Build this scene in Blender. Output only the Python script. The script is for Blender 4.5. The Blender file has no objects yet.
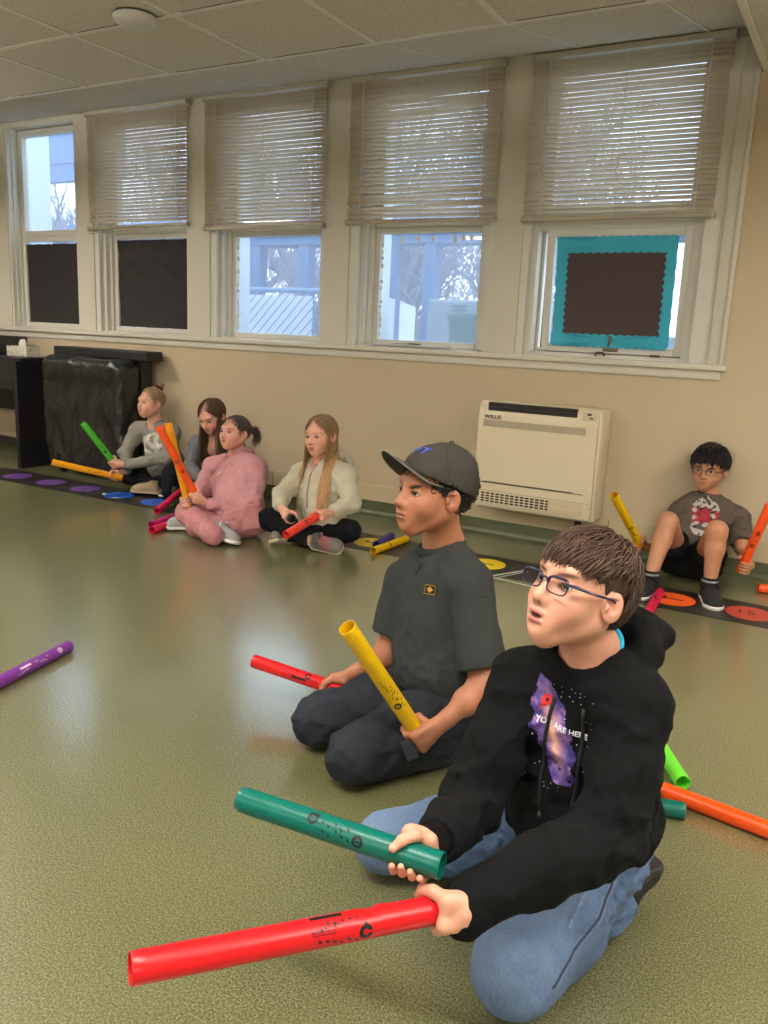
import bpy, bmesh, math, random
import numpy as np
from mathutils import Vector, Matrix, Euler
SC = bpy.context.scene
COL = SC.collection
PI = math.pi
random.seed(7)
RNG = np.random.default_rng(7)

# ------------------------------------------------------------------ camera (solved from the picture's vanishing points)
F_PX, PITCH, ROLL, YAW, CAM_H = 828.4, 0.213608, 0.04445, 0.516189, 1.12
def cam_axes():
    f = np.array([-math.sin(YAW)*math.cos(PITCH), math.cos(YAW)*math.cos(PITCH), -math.sin(PITCH)])
    r = np.array([math.cos(YAW), math.sin(YAW), 0.0]); u = np.cross(r, f)
    return r*math.cos(ROLL)+u*math.sin(ROLL), -r*math.sin(ROLL)+u*math.cos(ROLL), f
CR, CU, CF = cam_axes()
CP = np.array([0, 0, CAM_H])
def D(px, py, d):                       # a point of the room seen at this pixel, d metres deep
    return CP + d*(CF + CR*(px-384)/F_PX - CU*(py-512)/F_PX)
def onz(px, py, z=0.0):
    v = CF + CR*(px-384)/F_PX - CU*(py-512)/F_PX
    return CP + v*((z-CAM_H)/v[2])
def ony(px, py, y):
    v = CF + CR*(px-384)/F_PX - CU*(py-512)/F_PX
    return CP + v*(y/v[1])
def V(*a): return np.array(a, float)
def nrm(a):
    a = np.asarray(a, float); return a/(np.linalg.norm(a)+1e-12)
def lerp(a, b, t): return np.asarray(a, float)*(1-t)+np.asarray(b, float)*t

# ------------------------------------------------------------------ materials
def lin(c):
    return tuple(((x/255)/12.92 if x/255 <= .04045 else (((x/255)+.055)/1.055)**2.4) for x in c)
def new_mat(name):
    m = bpy.data.materials.new(name); m.use_nodes = True
    nt = m.node_tree; b = nt.nodes['Principled BSDF']
    return m, nt, b
def N(nt, typ, **kw):
    n = nt.nodes.new(typ)
    for k, v in kw.items():
        if k.startswith('i_'):
            key = k[2:]
            n.inputs[int(key) if key.isdigit() else key].default_value = v
        else: setattr(n, k, v)
    return n
def setp(b, **kw):
    for k, v in kw.items():
        key = {'base': 'Base Color', 'rough': 'Roughness', 'metal': 'Metallic', 'spec': 'Specular IOR Level', 'coat': 'Coat Weight',
               'sss': 'Subsurface Weight', 'sheen': 'Sheen Weight', 'trans': 'Transmission Weight', 'alpha': 'Alpha', 'coatr': 'Coat Roughness'}[k]
        b.inputs[key].default_value = (tuple(v)+(1,))[:4] if key == 'Base Color' else v
def noise_mat(name, c, rough=.6, var=.12, scale=20, bump=0.0, bscale=200, bdist=.002, detail=4, coords='Object', **kw):
    """plain colour broken up by soft noise, with a fine bump"""
    m, nt, b = new_mat(name)
    tc = N(nt, 'ShaderNodeTexCoord')
    n = N(nt, 'ShaderNodeTexNoise', i_Scale=scale, i_Detail=detail)
    nt.links.new(tc.outputs[coords], n.inputs['Vector'])
    mx = N(nt, 'ShaderNodeMix', data_type='RGBA')
    l = lin(c)
    mx.inputs['A'].default_value = tuple(max(0, x*(1-var)) for x in l)+(1,)
    mx.inputs['B'].default_value = tuple(min(1, x*(1+var)) for x in l)+(1,)
    nt.links.new(n.outputs['Fac'], mx.inputs['Factor']); nt.links.new(mx.outputs['Result'], b.inputs['Base Color'])
    setp(b, rough=rough, **kw)
    if bump:
        n2 = N(nt, 'ShaderNodeTexNoise', i_Scale=bscale, i_Detail=3)
        nt.links.new(tc.outputs[coords], n2.inputs['Vector'])
        bp = N(nt, 'ShaderNodeBump', i_Strength=bump, i_Distance=bdist)
        nt.links.new(n2.outputs['Fac'], bp.inputs['Height']); nt.links.new(bp.outputs['Normal'], b.inputs['Normal'])
    return m
def flat_mat(name, c, rough=.5, **kw):
    m, nt, b = new_mat(name); setp(b, base=lin(c), rough=rough, **kw); return m
def attr_mat(name, rough=.5, bump=.0, bscale=300, bdist=.001, var=.08, vscale=60, **kw):
    """colour from the mesh's own colour attribute (what the surface is painted or dyed)"""
    m, nt, b = new_mat(name)
    a = N(nt, 'ShaderNodeAttribute', attribute_name='Col'); tc = N(nt, 'ShaderNodeTexCoord')
    n = N(nt, 'ShaderNodeTexNoise', i_Scale=vscale, i_Detail=4); nt.links.new(tc.outputs['Object'], n.inputs['Vector'])
    mr = N(nt, 'ShaderNodeMapRange'); mr.inputs[3].default_value = 1-var; mr.inputs[4].default_value = 1+var
    nt.links.new(n.outputs['Fac'], mr.inputs[0])
    vm = N(nt, 'ShaderNodeVectorMath', operation='SCALE')
    nt.links.new(a.outputs['Color'], vm.inputs[0]); nt.links.new(mr.outputs[0], vm.inputs['Scale'])
    nt.links.new(vm.outputs[0], b.inputs['Base Color']); setp(b, rough=rough, **kw)
    if bump:
        n2 = N(nt, 'ShaderNodeTexNoise', i_Scale=bscale, i_Detail=3); nt.links.new(tc.outputs['Object'], n2.inputs['Vector'])
        bp = N(nt, 'ShaderNodeBump', i_Strength=bump, i_Distance=bdist)
        nt.links.new(n2.outputs['Fac'], bp.inputs['Height']); nt.links.new(bp.outputs['Normal'], b.inputs['Normal'])
    return m

# ------------------------------------------------------------------ objects
def tag(o, label=None, cat=None, group=None, kind=None):
    if label: o['label'] = label
    if cat: o['category'] = cat
    if group: o['group'] = group
    if kind: o['kind'] = kind
    return o
def empty(name, loc=(0, 0, 0), label=None, cat=None, group=None, rot=None):
    o = bpy.data.objects.new(name, None); COL.objects.link(o); o.location = Vector(loc); o.empty_display_size = .05
    if rot is not None: o.rotation_euler = rot
    return tag(o, label, cat, group)
def wpos(o):
    m = Matrix.LocRotScale(o.location, o.rotation_euler.to_quaternion(), o.scale)
    return (wpos(o.parent) @ m) if o.parent else m
def link(name, me, mat=None, parent=None, smooth=False, world=True):
    """link a mesh; with world=True its vertices are room coordinates even under a parent"""
    if world and parent is not None:
        me.transform(wpos(parent).inverted())
    o = bpy.data.objects.new(name, me); COL.objects.link(o)
    if mat is not None:
        for x in (mat if isinstance(mat, (list, tuple)) else [mat]): me.materials.append(x)
    if parent is not None: o.parent = parent
    if smooth:
        me.polygons.foreach_set('use_smooth', [True]*len(me.polygons))
    return o
def mesh_from(verts, faces, name='m'):
    me = bpy.data.meshes.new(name); me.from_pydata([tuple(map(float, v)) for v in verts], [], [tuple(map(int, f)) for f in faces]); me.update(); return me
class MB:
    """collects shapes into one mesh"""
    def __init__(s): s.v = []; s.f = []; s.mi = []
    def add(s, vs, fs, mi=0):
        k = len(s.v); s.v += [tuple(map(float, p)) for p in vs]; s.f += [tuple(i+k for i in f) for f in fs]; s.mi += [mi]*len(fs); return s
    def box(s, x0, x1, y0, y1, z0, z1, mi=0, M=None, bev=0):
        bm = bmesh.new()
        vs = [bm.verts.new((x, y, z)) for x in (x0, x1) for y in (y0, y1) for z in (z0, z1)]
        for f in ((0, 1, 3, 2), (4, 6, 7, 5), (0, 4, 5, 1), (2, 3, 7, 6), (0, 2, 6, 4), (1, 5, 7, 3)): bm.faces.new([vs[i] for i in f])
        if bev:
            bmesh.ops.bevel(bm, geom=list(bm.edges), offset=bev, segments=2, affect='EDGES', profile=.5)
        bm.verts.ensure_lookup_table(); bm.verts.index_update()
        pts = [(M @ v.co) if M is not None else v.co for v in bm.verts]
        s.add(pts, [[v.index for v in f.verts] for f in bm.faces], mi); bm.free(); return s
    def tube(s, pts, r, n=8, mi=0, cap=True, flat=1.0):
        pts = [np.asarray(p, float) for p in pts]; k = len(pts)
        rs = [r]*k if np.isscalar(r) else list(r)
        t = [nrm(pts[min(i+1, k-1)]-pts[max(i-1, 0)]) for i in range(k)]
        a = np.array([0, 0, 1.]) if abs(t[0][2]) < .9 else np.array([1., 0, 0])
        x = nrm(np.cross(t[0], a)); vs = []; fs = []
        for i in range(k):
            x = nrm(x-t[i]*np.dot(x, t[i])); y = np.cross(t[i], x)
            for j in range(n):
                q = 2*PI*j/n; vs.append(pts[i]+rs[i]*(math.cos(q)*x+flat*math.sin(q)*y))
        for i in range(k-1):
            for j in range(n): fs.append((i*n+j, i*n+(j+1) % n, (i+1)*n+(j+1) % n, (i+1)*n+j))
        if cap: fs += [tuple(range(n))[::-1], tuple((k-1)*n+j for j in range(n))]
        return s.add(vs, fs, mi)
    def lathe(s, prof, n=32, c=(0, 0, 0), axis=(0, 0, 1), mi=0):
        z = nrm(axis); a = np.array([0, 0, 1.]) if abs(z[2]) < .9 else np.array([1., 0, 0])
        x = nrm(np.cross(a, z)); y = np.cross(z, x); c = np.asarray(c, float); vs = []; fs = []
        for r, h in prof:
            for j in range(n):
                q = 2*PI*j/n; vs.append(c+z*h+max(r, 1e-5)*(math.cos(q)*x+math.sin(q)*y))
        for i in range(len(prof)-1):
            for j in range(n): fs.append((i*n+j, i*n+(j+1) % n, (i+1)*n+(j+1) % n, (i+1)*n+j))
        return s.add(vs, fs, mi)
    def mesh(s):
        me = mesh_from(s.v, s.f); me.polygons.foreach_set('material_index', s.mi); return me
    def build(s, name, mat=None, parent=None, smooth=False, world=True):
        me = s.mesh()
        o = link(name, me, mat, parent, smooth, world)
        return o
def sharp(o, ang=35):
    """smooth shading that keeps hard edges"""
    me = o.data; bm = bmesh.new(); bm.from_mesh(me); bmesh.ops.recalc_face_normals(bm, faces=bm.faces)
    for e in bm.edges:
        if len(e.link_faces) == 2 and e.calc_face_angle(0) > math.radians(ang): e.smooth = False
    for f in bm.faces: f.smooth = True
    bm.to_mesh(me); bm.free(); return o
def text_mesh(s, size, bold=0.0):
    cu = bpy.data.curves.new('t', 'FONT'); cu.body = s; cu.size = size; cu.offset = bold; cu.resolution_u = 3
    o = bpy.data.objects.new('t', cu); COL.objects.link(o)
    bpy.context.view_layer.update()
    me = bpy.data.meshes.new_from_object(o.evaluated_get(bpy.context.evaluated_depsgraph_get()))
    vs = [tuple(v.co) for v in me.vertices]; fs = [tuple(p.vertices) for p in me.polygons]
    bpy.data.objects.remove(o); bpy.data.curves.remove(cu); bpy.data.meshes.remove(me)
    return vs, fs

# ------------------------------------------------------------------ distance-field modelling
class RC:       # round cone from a to b
    def __init__(s, a, b, ra, rb): 
        s.a = np.asarray(a, float); s.b = np.asarray(b, float); s.ra, s.rb = ra, rb
    def d(s, P):
        ba = s.b-s.a; l2 = ba@ba+1e-12; pa = P-s.a
        t = np.clip((pa@ba)/l2, 0, 1)
        # slight correction for the taper
        q = pa-t[:, None]*ba
        return np.sqrt((q*q).sum(1))-(s.ra+(s.rb-s.ra)*t)
class EL:       # ellipsoid, M = 3x3 with the axes as rows
    def __init__(s, c, r, M=None): s.c = np.asarray(c, float); s.r = np.asarray(r, float); s.M = None if M is None else np.asarray(M, float)
    def d(s, P):
        q = P-s.c
        if s.M is not None: q = q@s.M.T
        k0 = np.sqrt(((q/s.r)**2).sum(1)); k1 = np.sqrt(((q/(s.r*s.r))**2).sum(1))+1e-9
        return np.where(k0 > 1e-4, k0*(k0-1)/k1, -s.r.min())
class BX:       # rounded box
    def __init__(s, c, h, M=None, r=0.0): s.c = np.asarray(c, float); s.h = np.asarray(h, float)-r; s.M = None if M is None else np.asarray(M, float); s.r = r
    def d(s, P):
        q = P-s.c
        if s.M is not None: q = q@s.M.T
        q = np.abs(q)-s.h
        return np.sqrt((np.maximum(q, 0)**2).sum(1))+np.minimum(q.max(1), 0)-s.r
class PL:       # half space: solid on the side the normal points away from
    def __init__(s, p, n): s.p = np.asarray(p, float); s.n = nrm(n)
    def d(s, P): return (P-s.p)@s.n
class TO:       # elliptical torus: axes x (rx), y (ry), tube r, rows of M are x,y,z
    def __init__(s, c, rx, ry, r, M): s.c = np.asarray(c, float); s.rx, s.ry, s.r = rx, ry, r; s.M = np.asarray(M, float)
    def d(s, P):
        q = (P-s.c)@s.M.T; sc = (s.rx+s.ry)/2
        l = np.sqrt((q[:, 0]/s.rx)**2+(q[:, 1]/s.ry)**2)
        return np.sqrt(((l-1)*sc)**2+q[:, 2]**2)-s.r
class AND:      # intersection / difference of prims, as one prim
    def __init__(s, a, *bs, minus=(), k=.003): s.a, s.bs, s.minus, s.k = a, bs, minus, k
    def d(s, P):
        v = s.a.d(P)
        for b in s.bs: v = smax(v, b.d(P), s.k)
        for b in s.minus: v = smax(v, -b.d(P), s.k)
        return v
class UN:
    def __init__(s, *ps, k=.01): s.ps, s.k = ps, k
    def d(s, P):
        v = s.ps[0].d(P)
        for b in s.ps[1:]: v = smin(v, b.d(P), s.k)
        return v
class SH:       # shell
    def __init__(s, a, t): s.a, s.t = a, t
    def d(s, P): return np.abs(s.a.d(P))-s.t
def smin(a, b, k):
    if k <= 0: return np.minimum(a, b)
    h = np.maximum(k-np.abs(a-b), 0)/k
    return np.minimum(a, b)-h*h*k*.25
def smax(a, b, k): return -smin(-a, -b, k)
def chain(pts, rs): return [RC(pts[i], pts[i+1], rs[i], rs[i+1]) for i in range(len(pts)-1)]

def hashn(P, f, seed=0):
    """cheap smooth noise in about -1..1"""
    x, y, z = (P[:, 0]*f+seed*1.7, P[:, 1]*f+seed*2.3, P[:, 2]*f-seed*.9)
    return (np.sin(x+1.3*np.sin(y*.9+seed)+.7*np.sin(z*1.7))*.5+np.sin(y*1.1+1.2*np.sin(z*1.2+2)+.8*np.sin(x*1.5+seed))*.5
            + np.sin(z*1.05+1.1*np.sin(x*1.1+4)+.6*np.sin(y*1.9))*.5)/1.1
def folds(amp, wl, seed=0, stretch=(1, 1, 1)):
    """soft cloth creases: thin valleys between broad swells"""
    st = np.array(stretch, float)
    def f(P):
        Q = P*st
        n = hashn(Q, 2*PI/wl*.6, seed); m = hashn(Q+3.1, 2*PI/wl*1.25, seed+5)
        return amp*(np.abs(n)*1.2-.55)+amp*.35*(np.abs(m)-.4)
    return f

def field_mesh(ops, res, lo, hi, disp=None, block=10):
    """ops: list of (op, prim, k). Samples the field near its surface and returns surface-net verts, quads"""
    lo = np.asarray(lo, float)-2*res; hi = np.asarray(hi, float)+2*res
    n = np.ceil((hi-lo)/res).astype(int)+1
    nb = -(-n//block); n = nb*block+1
    G = np.ones(n, np.float32)
    bi = np.stack(np.meshgrid(*[np.arange(k) for k in nb], indexing='ij'), -1).reshape(-1, 3)
    C = lo+(bi+.5)*block*res; hd = block*res*.5*math.sqrt(3)
    def evalops(P, prims):
        v = np.full(len(P), 9.0)
        for op, p, k in prims:
            q = p.d(P)
            if op == '+': v = smin(v, q, k)
            elif op == '-': v = smax(v, -q, k)
            else: v = smax(v, q, k)
        if disp is not None: v = v+disp(P)
        return v
    PD = [p.d(C) for _, p, _ in ops]
    v = np.full(len(C), 9.0)
    for (op, p, k), q in zip(ops, PD):
        if op == '+': v = smin(v, q, k)
        elif op == '-': v = smax(v, -q, k)
        else: v = smax(v, q, k)
    near = np.abs(v) < hd*1.25+.02
    o = np.stack(np.meshgrid(*[np.arange(block+1)]*3, indexing='ij'), -1).reshape(-1, 3)*res
    for i in range(len(C)):
        b = bi[i]*block
        sl = (slice(b[0], b[0]+block+1), slice(b[1], b[1]+block+1), slice(b[2], b[2]+block+1))
        if not near[i]:
            if v[i] < 0: G[b[0]:b[0]+block, b[1]:b[1]+block, b[2]:b[2]+block] = -1
            continue
        pr = [(op, p, k) for (op, p, k), q in zip(ops, PD) if (op == '*') or q[i] < hd*1.35+k+.012+(v[i] if op == '+' and v[i] > 0 else 0)]
        if not pr: continue
        G[sl] = evalops(lo+b*res+o, pr).reshape(block+1, block+1, block+1)
    return surface_nets(G, lo, res)

def surface_nets(G, lo, res):
    S = G < 0
    nx, ny, nz = G.shape
    c = np.zeros((nx-1, ny-1, nz-1), np.int8)
    for dx in (0, 1):
        for dy in (0, 1):
            for dz in (0, 1): c += S[dx:nx-1+dx, dy:ny-1+dy, dz:nz-1+dz]
    act = (c > 0) & (c < 8); ia = np.argwhere(act)
    if len(ia) == 0: return np.zeros((0, 3)), np.zeros((0, 4), int)
    idx = -np.ones(act.shape, np.int64); idx[act] = np.arange(len(ia))
    acc = np.zeros((len(ia), 3)); cnt = np.zeros(len(ia))
    for ax in range(3):
        oth = [a for a in range(3) if a != ax]
        for p in (0, 1):
            for q in (0, 1):
                o0 = np.zeros(3, int); o0[oth[0]] = p; o0[oth[1]] = q; o1 = o0.copy(); o1[ax] = 1
                g0 = G[tuple((ia+o0).T)].astype(float); g1 = G[tuple((ia+o1).T)].astype(float)
                m = (g0 < 0) != (g1 < 0); t = np.where(m, g0/np.where(m, g0-g1, 1), 0)
                pt = np.tile(o0.astype(float), (len(ia), 1)); pt[:, ax] += t
                acc += np.where(m[:, None], pt, 0); cnt += m
    Vt = lo+(ia+acc/cnt[:, None])*res
    quads = []
    for ax in range(3):
        a, b = [(1, 2), (2, 0), (0, 1)][ax]
        sl0 = [slice(None)]*3; sl1 = [slice(None)]*3; sl0[ax] = slice(0, -1); sl1[ax] = slice(1, None)
        s0 = S[tuple(sl0)]; s1 = S[tuple(sl1)]
        e = np.argwhere(s0 != s1)
        ok = (e[:, a] > 0) & (e[:, b] > 0) & (e[:, a] < G.shape[a]-1) & (e[:, b] < G.shape[b]-1); e = e[ok]
        da = np.zeros(3, int); da[a] = 1; db = np.zeros(3, int); db[b] = 1
        q = np.stack([idx[tuple((e-da-db).T)], idx[tuple((e-db).T)], idx[tuple(e.T)], idx[tuple((e-da).T)]], 1)
        fl = s0[tuple(e.T)]
        q[~fl] = q[~fl][:, ::-1]; quads.append(q)
    F = np.concatenate(quads); F = F[(F >= 0).all(1)]
    return Vt, F
def relax(Vt, F, it=1, w=.5):
    for _ in range(it):
        acc = np.zeros_like(Vt); cnt = np.zeros(len(Vt))
        for i in range(4):
            for j in ((i+1) % 4, (i-1) % 4):
                np.add.at(acc, F[:, i], Vt[F[:, j]]); np.add.at(cnt, F[:, i], 1)
        Vt = Vt*(1-w)+w*acc/np.maximum(cnt, 1)[:, None]
    return Vt
def fmesh(pieces, name, mat, parent, paint=None, base=(255, 255, 255), smooth=True, sm=1):
    """pieces: list of dicts(ops,res,disp) joined into one mesh object; paint(V)->rgb linear"""
    Vs = []; Fs = []; k = 0
    for pc in pieces:
        ops = pc['ops']
        if 'lo' in pc: lo, hi = pc['lo'], pc['hi']
        else: lo, hi = bounds(ops, pc.get('pad', .02))
        v, f = field_mesh(ops, pc['res'], lo, hi, pc.get('disp'))
        if len(v) == 0: continue
        v = relax(v, f, pc.get('sm', sm)); Vs.append(v); Fs.append(f+k); k += len(v)
    Vt = np.concatenate(Vs); F = np.concatenate(Fs)
    me = bpy.data.meshes.new(name)
    me.vertices.add(len(Vt)); me.loops.add(len(F)*4); me.polygons.add(len(F))
    W = Vt
    if parent is not None:
        Mi = np.array(wpos(parent).inverted()); W = Vt@Mi[:3, :3].T+Mi[:3, 3]
    me.vertices.foreach_set('co', W.astype(np.float32).ravel())
    me.loops.foreach_set('vertex_index', F.ravel().astype(np.int32))
    me.polygons.foreach_set('loop_start', np.arange(0, len(F)*4, 4, dtype=np.int32))
    me.update(); me.validate()
    me.polygons.foreach_set('use_smooth', [smooth]*len(me.polygons))
    ca = me.color_attributes.new('Col', 'FLOAT_COLOR', 'POINT')
    rgb = np.tile(np.array(lin(base)), (len(Vt), 1)) if paint is None else paint(Vt)
    ca.data.foreach_set('color', np.concatenate([rgb, np.ones((len(Vt), 1))], 1).astype(np.float32).ravel())
    return link(name, me, mat, parent, world=False)
def bounds(ops, pad):
    lo = np.full(3, 1e9); hi = -lo
    def rec(p):
        nonlocal lo, hi
        if isinstance(p, RC):
            for c, r in ((p.a, p.ra), (p.b, p.rb)): lo = np.minimum(lo, c-r); hi = np.maximum(hi, c+r)
        elif isinstance(p, EL): 
            e = p.r if p.M is None else np.sqrt(((p.M.T*p.r)**2).sum(1))
            lo = np.minimum(lo, p.c-e); hi = np.maximum(hi, p.c+e)
        elif isinstance(p, BX):
            h = p.h+p.r; e = h if p.M is None else np.abs(p.M.T*h).sum(1)
            lo = np.minimum(lo, p.c-e); hi = np.maximum(hi, p.c+e)
        elif isinstance(p, TO): 
            r = max(p.rx, p.ry)+p.r; lo = np.minimum(lo, p.c-r); hi = np.maximum(hi, p.c+r)
        elif isinstance(p, AND): rec(p.a)
        elif isinstance(p, UN):
            for q in p.ps: rec(q)
        elif isinstance(p, SH): rec(p.a)
    for op, p, k in ops:
        if op == '+': rec(p)
    return lo-pad, hi+pad
def painter(base, spots, grad=None):
    """spots: (prim, rgb, softness[, strength]) blended where the prim's field is below 0"""
    b = np.array(lin(base))
    def f(P):
        c = np.tile(b, (len(P), 1))
        for sp in spots:
            p, col, so = sp[:3]; st = sp[3] if len(sp) > 3 else 1.0
            w = np.clip(.5-p.d(P)/max(so, 1e-5), 0, 1)*st
            c = c*(1-w[:, None])+np.array(lin(col))*w[:, None]
        return c
    return f
# ================================================================== the room
W = 4.40; CZ = 2.36; CT = 2.56; CY = 3.414; TS = 0.61; TX0 = -3.912
M = {}
M['wall'] = noise_mat('wall_paint', (186, 169, 140), .55, .05, 3, .15, 120, .002)
M['bay'] = noise_mat('bay_paint', (202, 196, 180), .45, .05, 3, .1, 90, .002)
M['trim'] = noise_mat('trim_paint', (206, 203, 192), .4, .05, 5, .1, 60, .002)
M['base'] = noise_mat('base_board_paint', (188, 172, 138), .5, .06, 4, .1, 60, .002)
M['cove'] = noise_mat('green_vinyl_cove', (82, 88, 60), .38, .1, 12, .1, 200, .001)
M['grid'] = noise_mat('ceiling_grid_metal', (206, 201, 188), .5, .05, 10)
M['seam_shade'] = flat_mat('dark_seam_shade', (52, 46, 38), .9)
M['slat'] = None
M['black_paper'] = noise_mat('black_paper', (40, 36, 36), .8, .15, 8, .35, 14, .01)
M['white_plastic'] = noise_mat('white_plastic', (206, 196, 172), .35, .03, 10)
M['black_plastic'] = flat_mat('black_plastic', (20, 20, 22), .4)

def floor_material():
    m, nt, b = new_mat('speckled_green_vinyl'); tc = N(nt, 'ShaderNodeTexCoord'); L = nt.links.new
    n1 = N(nt, 'ShaderNodeTexNoise', i_Scale=240, i_Detail=2, i_Roughness=.6); n2 = N(nt, 'ShaderNodeTexNoise', i_Scale=300, i_Detail=2); n3 = N(nt, 'ShaderNodeTexNoise', i_Scale=1.3, i_Detail=3)
    for n in (n1, n2, n3): L(tc.outputs['Object'], n.inputs['Vector'])
    r = N(nt, 'ShaderNodeValToRGB'); L(n1.outputs['Fac'], r.inputs['Fac'])
    e = r.color_ramp.elements
    e[0].position = .36; e[0].color = lin((60, 61, 36))+(1,)
    e[1].position = .64; e[1].color = lin((136, 135, 94))+(1,)
    x = r.color_ramp.elements.new(.5); x.color = lin((100, 100, 62))+(1,)
    r2 = N(nt, 'ShaderNodeValToRGB'); L(n2.outputs['Fac'], r2.inputs['Fac'])
    r2.color_ramp.elements[0].position = .60; r2.color_ramp.elements[0].color = (0, 0, 0, 1)
    r2.color_ramp.elements[1].position = .72; r2.color_ramp.elements[1].color = (1, 1, 1, 1)
    mx = N(nt, 'ShaderNodeMix', data_type='RGBA'); L(r2.outputs['Color'], mx.inputs['Factor']); L(r.outputs['Color'], mx.inputs['A'])
    mx.inputs['B'].default_value = lin((164, 162, 120))+(1,)
    mr = N(nt, 'ShaderNodeMapRange'); mr.inputs[3].default_value = .9; mr.inputs[4].default_value = 1.08; L(n3.outputs['Fac'], mr.inputs[0])
    sc = N(nt, 'ShaderNodeVectorMath', operation='SCALE'); L(mx.outputs['Result'], sc.inputs[0]); L(mr.outputs[0], sc.inputs['Scale'])
    L(sc.outputs[0], b.inputs['Base Color'])
    b.inputs['Roughness'].default_value = .3
    nb = N(nt, 'ShaderNodeTexNoise', i_Scale=48, i_Detail=2); L(tc.outputs['Object'], nb.inputs['Vector'])
    bp = N(nt, 'ShaderNodeBump', i_Strength=.16, i_Distance=.0022); L(nb.outputs['Fac'], bp.inputs['Height']); L(bp.outputs['Normal'], b.inputs['Normal'])
    setp(b, spec=1.0)
    b.inputs['Coat Weight'].default_value = .8; b.inputs['Coat Roughness'].default_value = .17; b.inputs['Coat IOR'].default_value = 1.9; L(bp.outputs['Normal'], b.inputs['Coat Normal'])
    return m
M['floor'] = floor_material()
def tile_material():
    m, nt, b = new_mat('mineral_fibre_tile'); tc = N(nt, 'ShaderNodeTexCoord'); L = nt.links.new
    n1 = N(nt, 'ShaderNodeTexNoise', i_Scale=75, i_Detail=5, i_Roughness=.7); n2 = N(nt, 'ShaderNodeTexVoronoi', i_Scale=95)
    for n in (n1, n2): L(tc.outputs['Object'], n.inputs['Vector'])
    r = N(nt, 'ShaderNodeValToRGB'); L(n1.outputs['Fac'], r.inputs['Fac'])
    e = r.color_ramp.elements; e[0].position = .33; e[0].color = lin((132, 124, 108))+(1,); e[1].position = .45; e[1].color = lin((196, 190, 176))+(1,)
    L(r.outputs['Color'], b.inputs['Base Color']); setp(b, rough=.95, spec=.1)
    bp = N(nt, 'ShaderNodeBump', i_Strength=.5, i_Distance=.003); L(n1.outputs['Fac'], bp.inputs['Height']); L(bp.outputs['Normal'], b.inputs['Normal'])
    return m
M['tile'] = tile_material()
def slat_material():
    m, nt, b = new_mat('blind_slat_vinyl'); L = nt.links.new
    setp(b, base=lin((196, 180, 154)), rough=.45)
    t = N(nt, 'ShaderNodeBsdfTranslucent'); t.inputs['Color'].default_value = lin((205, 190, 165))+(1,)
    mx = N(nt, 'ShaderNodeMixShader', i_0=.35); L(b.outputs[0], mx.inputs[1]); L(t.outputs[0], mx.inputs[2])
    L(mx.outputs[0], nt.nodes['Material Output'].inputs['Surface']); return m
M['slat'] = slat_material()
def glass_material():
    m = bpy.data.materials.new('window_glass'); m.use_nodes = True; nt = m.node_tree; nt.nodes.clear(); L = nt.links.new
    o = N(nt, 'ShaderNodeOutputMaterial'); tr = N(nt, 'ShaderNodeBsdfTransparent'); gl = N(nt, 'ShaderNodeBsdfGlossy', i_Roughness=.03)
    tr.inputs['Color'].default_value = (.93, .97, 1, 1); df = N(nt, 'ShaderNodeBsdfTranslucent'); df.inputs['Color'].default_value = (.75, .85, 1, 1)
    a = N(nt, 'ShaderNodeMixShader', i_0=.05); b = N(nt, 'ShaderNodeMixShader', i_0=.16)
    L(tr.outputs[0], a.inputs[1]); L(gl.outputs[0], a.inputs[2]); L(a.outputs[0], b.inputs[1]); L(df.outputs[0], b.inputs[2]); L(b.outputs[0], o.inputs['Surface'])
    return m
M['glass'] = glass_material()

XL, XR, YB = -7.6, 3.6, -5.2
def struct(name, mb, mat): return tag(mb.build(name, mat), kind='structure')
struct('floor', MB().box(XL, XR, YB, W+.02, -.1, 0), M['floor'])
SILL = 1.035
# window openings along the wall (x0, x1), sill to ceiling
OP = [(-5.99, -5.21), (-5.03, -4.11), (-3.92, -3.00), (-2.82, -1.88), (-1.715, -.665)]
wb = MB(); wb.box(XL, XR, W, W+.16, -.1, SILL-.03)
wb.box(OP[4][1], XR, W, W+.16, SILL-.03, 2.8)
struct('wall_window_side', wb, M['wall'])
pb = MB()
xs = [(XL, OP[0][0])]+[(OP[i][1], OP[i+1][0]) for i in range(4)]
for a, b in xs: pb.box(a, b, W-.004, W+.16, SILL-.02, 2.8)
for a, b in OP: pb.box(a, b, W+.0, W+.16, CT-.045, 2.8)
struct('wall_window_bay', pb, M['bay'])
struct('wall_left', MB().box(XL-.15, XL, YB, W+.16, -.1, 2.8), M['wall'])
struct('wall_right', MB().box(XR, XR+.15, YB, W+.16, -.1, 2.8), M['wall'])
struct('wall_back', MB().box(XL, XR, YB-.15, YB, -.1, 2.8), M['wall'])
# sill ledge with nosing
sb = MB(); sb.box(XL, -.605, W-.035, W+.13, SILL-.03, SILL, bev=.006); sb.box(XL, -.63, W-.012, W, SILL-.075, SILL-.03, bev=.004)
sharp(struct('trim_1', sb, M['bay']))
# base board and green cove base
bb = MB(); bb.box(XL, XR, W-.014, W+.001, .085, .185, bev=.003)
x = -6.9
struct('baseboard_window_side', bb, M['base'])
cv = MB(); prof = [(0.0, .083), (-.012, .083), (-.014, .05), (-.017, .025), (-.026, .008), (-.042, .0015), (-.042, 0), (0, 0)]
vs = [(X, W+p, z) for X in (XL, XR) for p, z in prof]; n = len(prof)
cv.add(vs, [(i, i+1, n+i+1, n+i) for i in range(n-1)]); cv.box(XL, XR, W-.043, W-.038, 0, .0018)
struct('trim_2', cv, M['cove'])
jn = MB()
for X in (-6.3, -4.95, -3.55, -3.36, -1.1, .25): jn.box(X, X+.004, W-.0155, W-.01, .086, .184)
struct('trim_3', jn, flat_mat('board_joint', (120, 105, 78), .8))

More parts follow.
